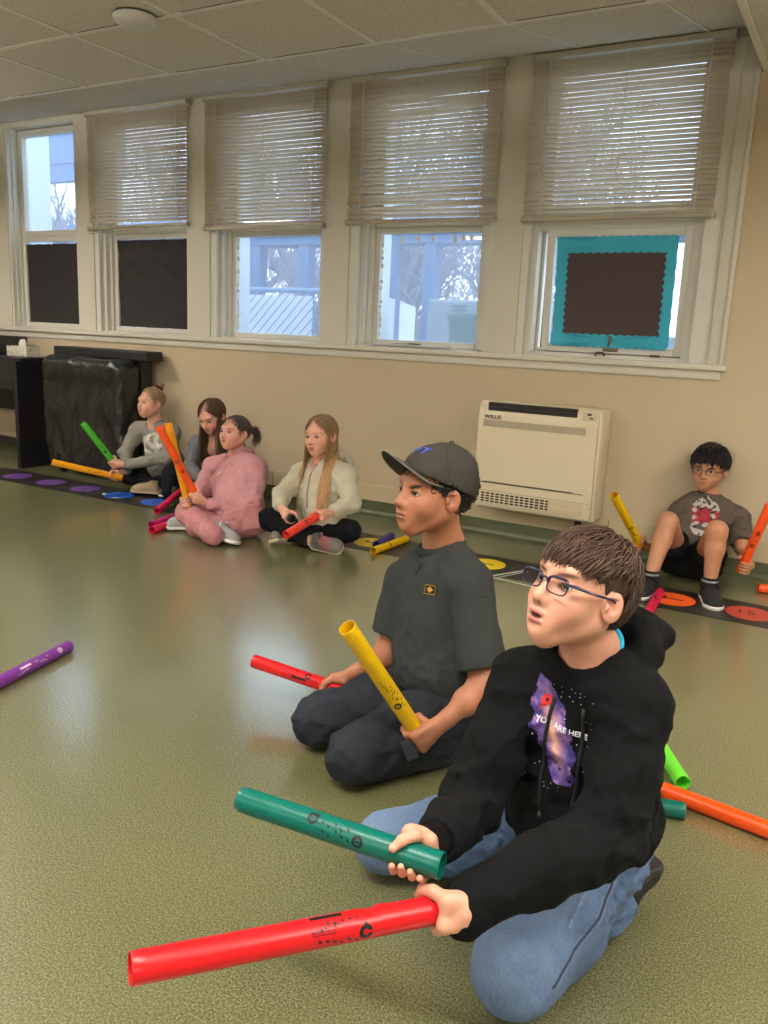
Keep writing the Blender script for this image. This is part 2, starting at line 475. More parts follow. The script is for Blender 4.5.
# ceiling: flat field, slanted last row under the window bay, its vertical cheek
cb = MB()
cb.box(XL, XR, YB, CY, CZ, CZ+.1); cb.box(-.60, XR, CY, W, CZ, CZ+.1)
sv = [(XL, CY, CZ), (-.60, CY, CZ), (-.60, W+.16, CT+.02), (XL, W+.16, CT+.02)]
cb.add(sv+[(a, b, c+.06) for a, b, c in sv], [(0, 1, 2, 3), (7, 6, 5, 4), (0, 4, 5, 1), (2, 6, 7, 3)])
struct('ceiling', cb, M['tile'])
gb = MB()
slope = (CT-CZ)/(W-CY)
gw = .012
k = -7
for i in range(-7, 13):
    X = TX0+i*TS
    if X < XL or X > XR: continue
    gb.box(X-gw, X+gw, YB, CY, CZ-.004, CZ+.002)
    if X < -.62:
        v = [(X-gw*.5, CY, CZ-.003), (X+gw*.5, CY, CZ-.003), (X+gw*.5, W, CT-.0145), (X-gw*.5, W, CT-.0145)]
        gb.add(v+[(a, b, c+.004) for a, b, c in v], [(3, 2, 1, 0), (0, 1, 5, 4), (1, 2, 6, 5), (2, 3, 7, 6), (3, 0, 4, 7)])
    elif X > -.5: gb.box(X-gw, X+gw, CY, W, CZ-.004, CZ+.002)
for j in range(0, 15):
    Y = CY-j*TS
    if Y < YB: break
    gb.box(XL, XR, Y-gw, Y+gw, CZ-.0035, CZ+.002)
gb.box(-.612, -.585, CY-.3, W, CZ-.006, CZ+.03)                 # wall angle under the cheek
struct('trim_4', gb, M['grid'])
# dark strips beside the grid, the shade of the tile seams put in as colour
gp = MB()
for j in (0, 1, 2):
    Y = CY-j*TS-gw
    for i in range(-5, 6):
        X = TX0+i*TS
        if (i*7+j*3) % 3: gp.box(X+.05, X+TS-.05, Y-.004, Y, CZ-.0015, CZ+.001)
for i in range(-5, 6):
    X = TX0+i*TS-gw-.003
    for j in range(0, 4):
        if (i*5+j*2) % 3 == 0: gp.box(X, X+.003, CY-j*TS-TS+.05, CY-j*TS-.05, CZ-.0015, CZ+.001)
struct('trim_5', gp, M['seam_shade'])
ck = MB(); ck.add([(-.60, CY, CZ), (-.60, W, CZ), (-.60, W, CT)], [(0, 1, 2)]); ck.add([(-.598, CY, CZ), (-.598, W, CZ), (-.598, W, CT)], [(2, 1, 0)])
struct('trim_6', ck, M['bay'])
# casing along the right end of the window bay
tr = MB(); tr.box(-.70, -.625, W-.018, W, SILL, CZ+.15, bev=.004); tr.box(-.645, -.622, W-.028, W, SILL, CZ+.15, bev=.004)
sharp(struct('trim_7', tr, M['bay']))

# ---------------------------------------------------------------- windows
YG = W+.115                                                      # plane of the sashes
def frame_ring(mb, x0, x1, z0, z1, w, y0, y1, wb_=None, bev=.004):
    wb_ = wb_ or w
    mb.box(x0, x0+w, y0, y1, z0, z1, bev=bev); mb.box(x1-w, x1, y0, y1, z0, z1, bev=bev)
    mb.box(x0+w, x1-w, y0, y1, z0, z0+wb_, bev=bev); mb.box(x0+w, x1-w, y0, y1, z1-w, z1, bev=bev)
def window(idx, x0, x1, ml, mr):
    """an opening with jamb linings, a fixed upper light and a lower sash"""
    root = empty('window_%d' % idx, ((x0+x1)/2, W, SILL)); tag(root, kind='structure')
    j = MB()
    j.box(x0-.005, x0+ml*.45, W+.005, W+.16, SILL, CT-.04); j.box(x0+ml*.45, x0+ml*.75, W+.04, W+.16, SILL, CT-.04)
    j.box(x0+ml*.75, x0+ml, W+.075, W+.16, SILL, CT-.04)
    j.box(x1-mr*.4, x1+.005, W+.005, W+.16, SILL, CT-.04); j.box(x1-mr, x1-mr*.4, W+.05, W+.16, SILL, CT-.04)
    j.box(x0, x1, W+.05, W+.16, SILL-.004, SILL+.008)
    o = j.build('window_lining', M['trim'], root)
    f = MB(); a, b = x0+ml, x1-mr
    frame_ring(f, a, b, SILL+.008, 1.73, .034, YG-.02, YG+.03)
    frame_ring(f, a, b, 1.73, CT-.05, .045, YG-.025, YG+.03)
    f.build('window_frame', M['trim'], root)
    g = MB(); g.box(a+.03, b-.03, YG+.006, YG+.010, SILL+.04, 1.70); g.box(a+.04, b-.04, YG+.006, YG+.010, 1.775, CT-.09)
    gl = g.build('window_glass', M['glass'], root)
    return root, a, b
rooms = []
for i, ((x0, x1), ml, mr) in enumerate(zip(OP, (.10, .05, .09, .06, .0, .0), (.02, .12, .10, .135, .135))):
    if i == 4: continue
    ml = (.035, .10, .11, .13)[i]; mr = (.02, .05, .06, .085)[i]
    rooms.append(window(i+1, x0, x1, ml, mr))
# tape left around the two clear panes
tp = MB(); rr = random.Random(3)
for i in (2, 3):
    _, a, b = rooms[i]
    for k in range(15):
        if rr.random() < .8:
            z = 1.10+k*.04+rr.uniform(-.008, .008); tp.box(a+.036, a+.036+rr.uniform(.006, .014), YG-.001, YG+.004, z, z+rr.uniform(.014, .026))
        if i == 3 and k < 12 and rr.random() < .6:
            X = a+.06+k*.05+rr.uniform(-.01, .01); tp.box(X, X+rr.uniform(.012, .026), YG-.001, YG+.004, 1.655-rr.uniform(0, .02), 1.685)
tag(tp.build('tape_scraps', flat_mat('old_tape', (225, 225, 220), .6)), kind='structure')
# fifth window: an opened hopper sash in a wide cream casing
root5 = empty('window_5', (-1.19, W, SILL)); tag(root5, kind='structure')
x0, x1 = OP[4]
j = MB(); j.box(x0-.005, x0+.04, W+.005, W+.16, SILL, CT-.04); j.box(x0+.04, x0+.075, W+.04, W+.16, SILL, CT-.04)
j.box(-.84, -.79, W+.04, W+.16, SILL, CT-.04); j.box(-.79, x1+.005, W+.0, W+.16, SILL, CT-.04)
j.box(x0, x1, W+.05, W+.16, SILL-.03, SILL+.02); j.box(x0, x1, W+.05, W+.16, 1.69, 1.77)
j.build('window_lining', M['trim'], root5)
f = MB(); frame_ring(f, -1.64, -.84, 1.77, CT-.05, .045, YG-.025, YG+.03); frame_ring(f, -1.64, -.84, SILL+.02, 1.70, .02, YG-.01, YG+.03)
f.build('window_frame', M['trim'], root5)
g = MB(); g.box(-1.60, -.88, YG+.006, YG+.010, 1.775, CT-.09); g.build('window_glass', M['glass'], root5)
sash = empty('window_sash', (-1.215, YG-.035, SILL+.025)); sash.parent = root5; sash.matrix_parent_inverse = Matrix.Identity(4)
sash.location = Vector((-1.215, YG-.03, SILL+.025))-root5.location; sash.rotation_euler = (math.radians(3), 0, 0)
s = MB(); frame_ring(s, -.375, .375, 0, .635, .042, -.012, .022)
s.build('sash_frame', M['trim'], sash, world=False)
s = MB(); s.box(-.335, .335, .002, .006, .04, .595); s.build('sash_glass', M['glass'], sash, world=False)
lt = MB(); lt.tube([(.0, -.012, .03), (.005, -.03, .05), (.012, -.04, .085)], .007, 8); lt.box(-.03, .05, -.018, -.01, .012, .03, bev=.002); lt.lathe([(0, 0), (.010, 0), (.010, .008), (0, .008)], 12, (.012, -.046, .085), (0, 1, 0))
lt.build('window_latch', flat_mat('worn_metal', (120, 105, 80), .4, metal=.6), sash, world=False, smooth=True)
hl = MB(); hl.tube([(-1.27, W+.03, SILL+.012), (-1.26, W+.02, SILL+.03), (-1.23, W+.02, SILL+.03), (-1.22, W+.03, SILL+.012)], .005, 8); hl.box(-.99, -.94, W+.035, W+.045, SILL+.02, SILL+.03)
hl.build('window_catch', flat_mat('bronze_catch', (90, 66, 44), .4, metal=.5), root5, smooth=True)

# paper on the windows
def wavy_sheet(x0, x1, z0, z1, amp, waves, th, seed=0, jag=0.0):
    """sheet outline with scalloped or torn edges, returned in (x, z)"""
    r = random.Random(seed); pts = []
    def edge(p, q, n):
        n = int(n); L = math.hypot(q[0]-p[0], q[1]-p[1]); nx, nz = (q[1]-p[1])/L, -(q[0]-p[0])/L
        for i in range(n*6):
            t = i/(n*6); w = amp*abs(math.sin(PI*t*n))-amp*.5+jag*(r.random()-.5)
            pts.append((p[0]+(q[0]-p[0])*t-nx*w*-1, p[1]+(q[1]-p[1])*t-nz*w*-1))
    edge((x0, z0), (x1, z0), waves[0]); edge((x1, z0), (x1, z1), waves[1]); edge((x1, z1), (x0, z1), waves[0]); edge((x0, z1), (x0, z0), waves[1])
    return pts
def sheet_mb(pts, y, th):
    n = len(pts); mb = MB(); cx = sum(p[0] for p in pts)/n; cz = sum(p[1] for p in pts)/n
    vs = [(p[0], y, p[1]) for p in pts]+[(p[0], y+th, p[1]) for p in pts]+[(cx, y, cz), (cx, y+th, cz)]
    fs = [(i, (i+1) % n, 2*n) for i in range(n)]+[((i+1) % n+n, i+n, 2*n+1) for i in range(n)]+[(i, i+n, (i+1) % n+n, (i+1) % n) for i in range(n)]
    return mb.add(vs, fs)
def crumple(x0, x1, z0, z1, y, seed, amp=.004, nx=26, nz=26, jag=.006):
    r = random.Random(seed); mb = MB(); vs = []
    for j in range(nz+1):
        for i in range(nx+1):
            u, v = i/nx, j/nz; X = x0+(x1-x0)*u; Z = z0+(z1-z0)*v
            if i in (0, nx): X += (r.random()-.5)*jag*2
            if j in (0, nz): Z += (r.random()-.5)*jag
            P = np.array([[X, seed, Z]]); q = abs(hashn(P, 16, seed)[0])+.5*abs(hashn(P, 34, seed+2)[0])
            vs.append((X, y-amp*q*(.25+v*v*1.2), Z))
    fs = [(j*(nx+1)+i, j*(nx+1)+i+1, (j+1)*(nx+1)+i+1, (j+1)*(nx+1)+i) for j in range(nz) for i in range(nx)]
    return mb.add(vs, fs)
_, a0, b0 = rooms[0]; _, a1, b1 = rooms[1]
tag(crumple(a0+.03, b0-.0, 1.075, 1.675, YG-.003, 1, .003).build('black_paper_sheet', M['black_paper'], smooth=True),
    'flat black paper sheet covering the lower pane of the far left window', 'paper')
tag(crumple(a1+.03, b1-.028, 1.078, 1.69, YG-.003, 5, .012).build('black_paper_sheet', M['black_paper'], smooth=True),
    'creased black paper sheet in the window above the plastic-covered cart', 'paper')
pr = empty('window_poster', (-1.215, YG-.05, SILL+.06), 'turquoise poster with dark brown scalloped panel taped to the tilted window pane', 'poster', rot=(math.radians(3), 0, 0))
tq = noise_mat('turquoise_paper', (52, 166, 194), .7, .06, 8, .1, 60, .002)
o = sheet_mb(wavy_sheet(-.312, .305, .01, .556, .003, (5, 6), .001, 3, .002), -.002, .002).build('backing_paper', tq, pr, world=False)
o = sheet_mb(wavy_sheet(-.250, .252, .055, .495, .011, (13, 12), .001, 4), -.006, .002).build('scalloped_panel', noise_mat('brown_paper', (62, 46, 44), .6, .15, 6, .25, 30, .004), pr, world=False)
o = sheet_mb(wavy_sheet(-.312, .305, .478, .556, .008, (14, 2), .001, 5), -.009, .002).build('top_border', tq, pr, world=False)
o = sheet_mb(wavy_sheet(-.316, .30, -.002, .062, .008, (14, 2), .001, 6), -.009, .002).build('bottom_border', tq, pr, world=False)
tpm = flat_mat('clear_tape', (84, 70, 68), .2)
for (x, z, a) in ((-.13, .475, .5), (.06, .475, -.5), (-.16, .10, -.35), (.13, .11, .5), (-.02, .085, .1)):
    Mx = Matrix.Translation((x, -.0075, z)) @ Matrix.Rotation(a, 4, 'Y')
    MB().box(-.028, .028, -.0004, .0004, -.007, .007, M=Mx).build('tape_strip', tpm, pr, world=False)

# ---------------------------------------------------------------- venetian blinds
def blind(x0, x1, ztop, zbot, label, seed, sag=0.0, rail_tilt=0.0, mess=0.0, wand=True, broken=False):
    r = random.Random(seed)
    root = empty('venetian_blind', ((x0+x1)/2, W-.03, ztop), label, 'window blind', 'cream venetian blinds hung over the windows')
    h = MB(); h.box(x0, x1, W-.05, W-.012, ztop-.028, ztop, bev=.003); h.box(x0-.004, x0+.012, W-.055, W-.008, ztop-.034, ztop+.004, bev=.002); h.box(x1-.012, x1+.004, W-.055, W-.008, ztop-.034, ztop+.004, bev=.002)
    h.build('headrail', noise_mat('headrail_metal', (190, 184, 168), .35, .03, 5), root)
    sl = MB(); n = int(round((ztop-.035-zbot-.02)/.0232)); zs = []
    for k in range(n):
        z = ztop-.045-k*.0232; t = k/n
        dz = -sag*max(0, (t-.8)/.2)*.01
        ang = math.radians(41+r.uniform(-3, 3)+mess*r.uniform(-9, 9)*(1 if t > .55 else .3))
        tl = r.uniform(-.0012, .0012)+mess*r.uniform(-.006, .006)*(1 if t > .75 else .2); yo = r.uniform(-.001, .001)
        x0_, x1_ = x0+.006+r.uniform(-.002, .002), x1-.006+r.uniform(-.002, .002)
        vs = []; m = 4
        for s_, X in ((0, x0_), ((1), x1_)):
            for q in range(m+1):
                w = (q/m-.5)*.0255; c = .0022*(1-(2*q/m-1)**2)
                yy = W-.034+yo+w*math.cos(ang)+c*math.sin(ang); zz = z+dz-w*math.sin(ang)+c*math.cos(ang)+(tl if s_ else -tl)
                vs.append((X, yy, zz))
        sl.add(vs, [(q, q+1, m+1+q+1, m+1+q) for q in range(m)])
    sl.build('slats', M['slat'], root, smooth=True)
    b = MB(); A = Matrix.Translation(((x0+x1)/2, W-.034, zbot)) @ Matrix.Rotation(rail_tilt, 4, 'Y')
    hw = (x1-x0)/2; b.box(-hw, hw, -.014, .014, -.011, .011, M=A, bev=.003); b.box(-hw-.004, -hw+.01, -.016, .016, -.013, .013, M=A, bev=.003); b.box(hw-.01, hw+.004, -.016, .016, -.013, .013, M=A, bev=.003)
    b.build('bottom_rail', noise_mat('rail_vinyl', (168, 158, 136), .4, .04, 5), root)
    c = MB()
    cm_ = flat_mat('blind_cord', (220, 212, 196), .8)
    for u in (.10, .5, .9):
        X = x0+(x1-x0)*u; c = MB()
        for yy in (W-.045, W-.023): c.tube([(X, yy, ztop-.03), (X, yy, zbot)], .0011, 5)
        if u != .5: c.tube([(X+.006, W-.049, ztop-.03), (X+.006, W-.049, zbot+.01)], .0013, 5)
        c.build('ladder_cord', cm_, root)
    if wand:
        wd = MB(); X = x0+(x1-x0)*.09; wd.tube([(X, W-.056, ztop-.03), (X-.004, W-.06, ztop-.03-.62)], .004, 8)
        wd.build('tilt_wand', flat_mat('wand_plastic', (205, 198, 180), .25), root, smooth=True)
    if broken:
        q = MB(); q.box(-.46, .14, -.012, .012, -.001, .001, M=Matrix.Translation(((x0+x1)/2, W-.05, zbot-.025)) @ Matrix.Rotation(-.035, 4, 'Y'))
        q.build('broken_slat', M['slat'], root)
    return root
blind(-5.04, -4.085, 2.545, 1.765, 'first cream venetian blind from the left, with a broken slat hanging below', 1, rail_tilt=-.012, mess=.4, wand=False, broken=True)
blind(-3.94, -2.985, 2.545, 1.735, 'evenly closed cream venetian blind above the window onto the chain-link fence', 2, mess=.25, wand=False)
blind(-2.825, -1.872, 2.54, 1.745, 'cream venetian blind with crooked lower slats above the window with bins outside', 3, rail_tilt=.004, mess=1.3, wand=False)
blind(-1.715, -.745, 2.535, 1.735, 'widest-looking cream venetian blind, above the turquoise poster', 4, mess=.3, wand=True)
# small bits lying on the ledge of the fourth window
k = MB(); k.box(-2.66, -2.12, W-.01, W+.04, SILL+.008, SILL+.016, bev=.002)
tag(k.build('spare_blind_slat', noise_mat('spare_slat', (196, 192, 184), .4, .04, 6)), 'loose white blind slat lying on the window ledge', 'blind slat')
sc_ = empty('scissors', (-2.42, W+.005, SILL+.018), 'small dark pair of scissors lying on the window ledge', 'scissors')
q = MB()
for s_ in (-1, 1):
    c0 = V(-2.40, W+.0, SILL+.024); ring = [c0+V(.03*math.cos(a)+.055, 0.012*math.sin(a)*1.6+s_*.02, 0) for a in np.linspace(0, 2*PI, 13)]
    q.tube(ring, .004, 6, cap=False)
q.build('handle', flat_mat('scissor_grip', (22, 20, 24), .4), sc_, smooth=True)
q = MB(); q.tube([V(-2.38, W+.0, SILL+.022), V(-2.50, W+.008, SILL+.022)], [.007, .002], 6, flat=.4); q.tube([V(-2.38, W+.004, SILL+.022), V(-2.50, W-.006, SILL+.022)], [.007, .002], 6, flat=.4)
q.build('blade', flat_mat('scissor_steel', (90, 90, 95), .3, metal=.8), sc_, smooth=True)

# ---------------------------------------------------------------- heat pump on the wall
def heat_pump():
    # the body: front face at y = W-.21, upper edge rounded back
    x0, x1, z0, z1 = -1.808, -1.140, .188, .782; yf = W-.205
    root = empty('wall_heat_pump', ((x0+x1)/2, W, z0), 'white wall heat pump with black louvre slot, mounted low under the windows', 'heat pump')
    wp = noise_mat('heat_pump_plastic', (214, 200, 170), .38, .02, 4)
    b = MB(); b.box(x0+.012, x1-.0, yf+.025, W, z0, z1-.004, bev=.012)
    o = b.build('casing', wp, root); sharp(o, 50)
    fr = MB(); prof = [(0, z0+.015), (-.006, z0+.03), (-.008, z0+.16), (-.01, z0+.30), (-.008, z1-.09), (0.004, z1-.02), (.02, z1-.006), (.045, z1)]
    n = len(prof); vs = [(X, yf+p, z) for X in (x0, x1-.012) for p, z in prof]+[(X, yf+.05, z) for X in (x0, x1-.012) for p, z in prof]
    fs = [(i, i+1, n+i+1, n+i) for i in range(n-1)]+[(i, 2*n+i, 2*n+i+1, i+1) for i in range(n-1)]+[(n+i, n+i+1, 3*n+i+1, 3*n+i) for i in range(n-1)]+[(0, n, 3*n, 2*n), (n-1, 3*n-1, 4*n-1, 2*n-1)][:1]
    fr.add(vs, fs); o = fr.build('front_cover', wp, root); sharp(o, 40)
    dk = flat_mat('louvre_dark', (16, 15, 15), .5)
    v = MB(); v.box(x0+.05, x1-.125, yf-.004, yf+.03, z1-.050, z1-.006, bev=.003); v.build('outlet_slot', dk, root)
    v = MB(); v.box(x0+.055, x1-.13, yf-.010, yf+.004, z1-.032, z1-.029); v.box(x0+.055, x1-.13, yf-.008, yf+.004, z1-.046, z1-.043); v.box(x0+.26, x0+.263, yf-.009, yf+.004, z1-.045, z1-.02)
    v.build('louvre', flat_mat('louvre_blade', (58, 54, 50), .4), root)
    v = MB(); nx = 46
    for i in range(nx):
        for j in range(5):
            X = x0+.03+i*(x1-x0-.10)/nx+(j % 2)*.005; v.box(X, X+.0085, yf-.0105, yf-.004, z1-.135+j*.0075+.0, z1-.1312+j*.0075)
    v.build('intake_mesh', flat_mat('intake_dark', (120, 108, 90), .6), root)
    v = MB(); v.box(x0+.035, x1-.055, yf-.0085, yf-.003, z0+.148, z0+.152); v.box(x0+.0, x1-.02, yf-.009, yf-.003, z0+.105, z0+.106); v.box(x0+.05, x1-.11, yf-.0105, yf-.002, z0+.153, z0+.1565)
    v.build('panel_seam', flat_mat('seam_shadow', (70, 60, 48), .7), root)
    gs = MB(); gd = MB()
    gd.box(x0+.04, x0+.43, yf-.0085, yf+.004, z0+.040, z0+.100)
    for j in range(5): gs.box(x0+.035, x1-.05, yf-.014, yf-.006, z0+.038+j*.0145, z0+.0425+j*.0145)
    for i in range(14): gs.box(x0+.038+i*.0285, x0+.044+i*.0285, yf-.013, yf-.006, z0+.038, z0+.10)
    gd.build('grille_recess', dk, root); gs.build('air_grille', wp, root)
    v = MB(); v.box(x1-.095, x1-.02, yf-.006, yf+.004, z1-.062, z1-.016, bev=.002); v.build('control_panel', noise_mat('panel_plastic', (206, 194, 168), .3, .02, 4), root)
    v = MB(); v.box(x1-.070, x1-.050, yf-.008, yf, z1-.033, z1-.022); v.box(x1-.058, x1-.038, yf-.008, yf, z1-.050, z1-.044); v.build('display', dk, root)
    vs, fs = text_mesh('WILLIS', .027, .0008)
    t = MB(); t.add([(x0+.035+a*1.2, yf-.0105, z1-.092+b) for a, b, c in vs], fs); t.build('lettering', flat_mat('logo_ink', (60, 55, 50), .5), root)
    v = MB(); v.tube([(x1-.10, W-.10, z0-.07), (x1-.10, W-.10, z0+.01)], .018, 12); v.build('drain_stub', dk, root, smooth=True)
    v = MB()
    for i in range(7): v.tube([(x1+.0005, W-.12+.004*math.sin(i*2), z1-.13-i*.028), (x1+.0005, W-.112, z1-.14-i*.028), (x1+.0005, W-.12, z1-.15-i*.028)], .0012, 5)
    v.build('side_script', flat_mat('side_mark', (150, 140, 118), .6), root)
heat_pump()

# ---------------------------------------------------------------- ceiling disc
dt = empty('ceiling_detector', tuple(ony(135, 20, 3.0)*[1, 1, 0]+V(0, 0, CZ)), 'round white smoke detector on the ceiling tiles', 'smoke detector')
p = onz(135, 20, CZ-.02)
dt.location = Vector((p[0], p[1], CZ))
MB().lathe([(0, 0), (.085, 0), (.085, -.006), (0, -.006)], 40, (p[0], p[1], CZ-.002)).build('base_ring', flat_mat('detector_ring', (40, 36, 32), .5), dt, smooth=False)
sharp(MB().lathe([(.0, -.006), (.088, -.006), (.090, -.014), (.084, -.026), (.060, -.040), (.03, -.045), (0, -.046)], 40, (p[0], p[1], CZ-.002)).build('cover', noise_mat('detector_white', (190, 186, 178), .4, .02, 8), dt))

# ---------------------------------------------------------------- floor strip with numbered discs
st = MB(); st.box(-5.36, 3.0, 3.60, 3.925, .0, .0022)
strip_mat = noise_mat('black_floor_vinyl', (40, 36, 34), .42, .2, 9, .15, 60, .001)
tag(st.build('floor_strip', strip_mat), 'long black strip laid on the green floor along the window wall', 'floor strip')
st = MB(); c, s_ = math.cos(.0), 0
P0 = [onz(0, 479), onz(48, 470), onz(30, 481.5), onz(0, 484)]
st2 = [(-5.36, 3.93), (-5.36, 3.60), (-7.2, 3.0), (-7.2, 3.45)]
st.add([(a, b, z) for z in (0, .002) for a, b in st2], [(3, 2, 1, 0), (4, 5, 6, 7), (0, 1, 5, 4), (1, 2, 6, 5), (2, 3, 7, 6), (3, 0, 4, 7)])
tag(st.build('floor_strip', strip_mat), 'short black strip at the floor edge that turns off from the long strip', 'floor strip')
cols = {'purple': (96, 62, 128), 'blue': (24, 88, 190), 'yellow': (228, 196, 22), 'orange': (232, 92, 34), 'red': (176, 62, 50)}
discs = [(-5.15, 'purple', 'purple floor disc nearest the far left end of the black strip'), (-4.80, 'purple', 'purple floor disc in the middle of the three purple ones'), (-4.46, 'purple', 'purple floor disc nearest the seated girls'),
         (-4.13, 'blue', 'blue floor disc with a torn white edge, in front of the bun-haired girl'), (-3.80, 'blue', 'blue floor disc beside the green and pink tubes'),
         (-2.20, 'yellow', 'yellow floor disc beneath the purple and yellow tubes'), (-1.53, 'yellow', 'yellow floor disc behind the boy in the cap'),
         (-.62, 'orange', 'bright orange floor disc marked one, beside the red tube'), (-.30, 'red', 'dull red floor disc at the right end of the strip, in front of the sneaker')]
for X, cn, lab in discs:
    root = empty('floor_disc', (X, 3.76, .0022), lab, 'floor disc', 'coloured discs along the black floor strip')
    d = MB().lathe([(0, 0), (.098, 0), (.098, .0012), (.0, .0012)], 40, (X, 3.76, .0022)); d.build('disc', noise_mat('disc_'+cn, cols[cn], .45, .12, 14), root)
    mk = MB()
    if cn in ('orange', 'yellow'): mk.box(X-.045, X+.045, 3.752, 3.766, .0034, .0040); mk.box(X-.045, X-.03, 3.752, 3.785, .0034, .0040)
    else:
        vs, fs = text_mesh({'red': '15', 'purple': '4', 'blue': '6'}[cn], .09)
        mx = sum(v[0] for v in vs)/len(vs); my = sum(v[1] for v in vs)/len(vs); mk.add([(X+(a-mx), 3.76+(b-my), .0038) for a, b, c in vs], fs)
    mk.build('number', flat_mat('disc_ink_'+cn, tuple(int(v*.45) for v in cols[cn]), .6), root)
    if 'torn' in lab:
        mk = MB().add([(X-.13, 3.73, .0036), (X-.09, 3.70, .0036), (X-.06, 3.69, .0036), (X-.085, 3.715, .0036), (X-.09, 3.745, .0036)], [(0, 1, 2, 3, 4)])
        mk.build('torn_edge', flat_mat('torn_white', (200, 205, 215), .7), root)
        MB().add([(X+.02, 3.667, .0036), (X+.06, 3.672, .0036), (X+.09, 3.70, .0036), (X+.03, 3.69, .0036)], [(0, 1, 2, 3)]).build('torn_edge', flat_mat('torn_white2', (200, 205, 215), .7), root)
# white tape beside the strip
tw = MB(); A, B = onz(490, 577), onz(548, 590)
def tape(a, b, w=.007):
    d = nrm((b-a)*V(1, 1, 0)); s = V(-d[1], d[0], 0)*w
    tw.add([a-s+V(0, 0, .003), b-s+V(0, 0, .003), b+s+V(0, 0, .003), a+s+V(0, 0, .003)], [(0, 1, 2, 3)])
tape(onz(488, 577), onz(548, 591)); tape(onz(488, 577), onz(531, 570)); tape(onz(498, 578), onz(528, 572), .004)
tag(tw.build('white_floor_tape', flat_mat('white_tape', (205, 205, 190), .5)), 'white tape lines on the floor strip behind the boy in black', 'tape')

# ---------------------------------------------------------------- tubes
TR = .0205
def tube_mat(name, c):
    m, nt, b = new_mat(name); setp(b, base=lin(c), rough=.33, spec=.5)
    b.inputs['Subsurface Weight'].default_value = .0
    tr_ = N(nt, 'ShaderNodeBsdfTranslucent'); tr_.inputs['Color'].default_value = lin(c)+(1,)
    mx = N(nt, 'ShaderNodeMixShader', i_0=.25); nt.links.new(b.outputs[0], mx.inputs[1]); nt.links.new(tr_.outputs[0], mx.inputs[2])
    nt.links.new(mx.outputs[0], nt.nodes['Material Output'].inputs['Surface'])
    return m
TC = {'red': (226, 28, 34), 'teal': (0, 112, 96), 'yellow': (238, 196, 8), 'orange': (250, 92, 24), 'coral': (238, 72, 50), 'green': (84, 204, 48), 'purple': (128, 58, 150), 'violet': (66, 48, 140), 'pink': (226, 36, 84), 'magenta': (206, 40, 130), 'amber': (246, 168, 14), 'deep': (28, 80, 86), 'lime': (120, 230, 60)}
TM = {k: tube_mat('tube_'+k, c) for k, c in TC.items()}
INK = flat_mat('tube_ink', (16, 14, 16), .5)
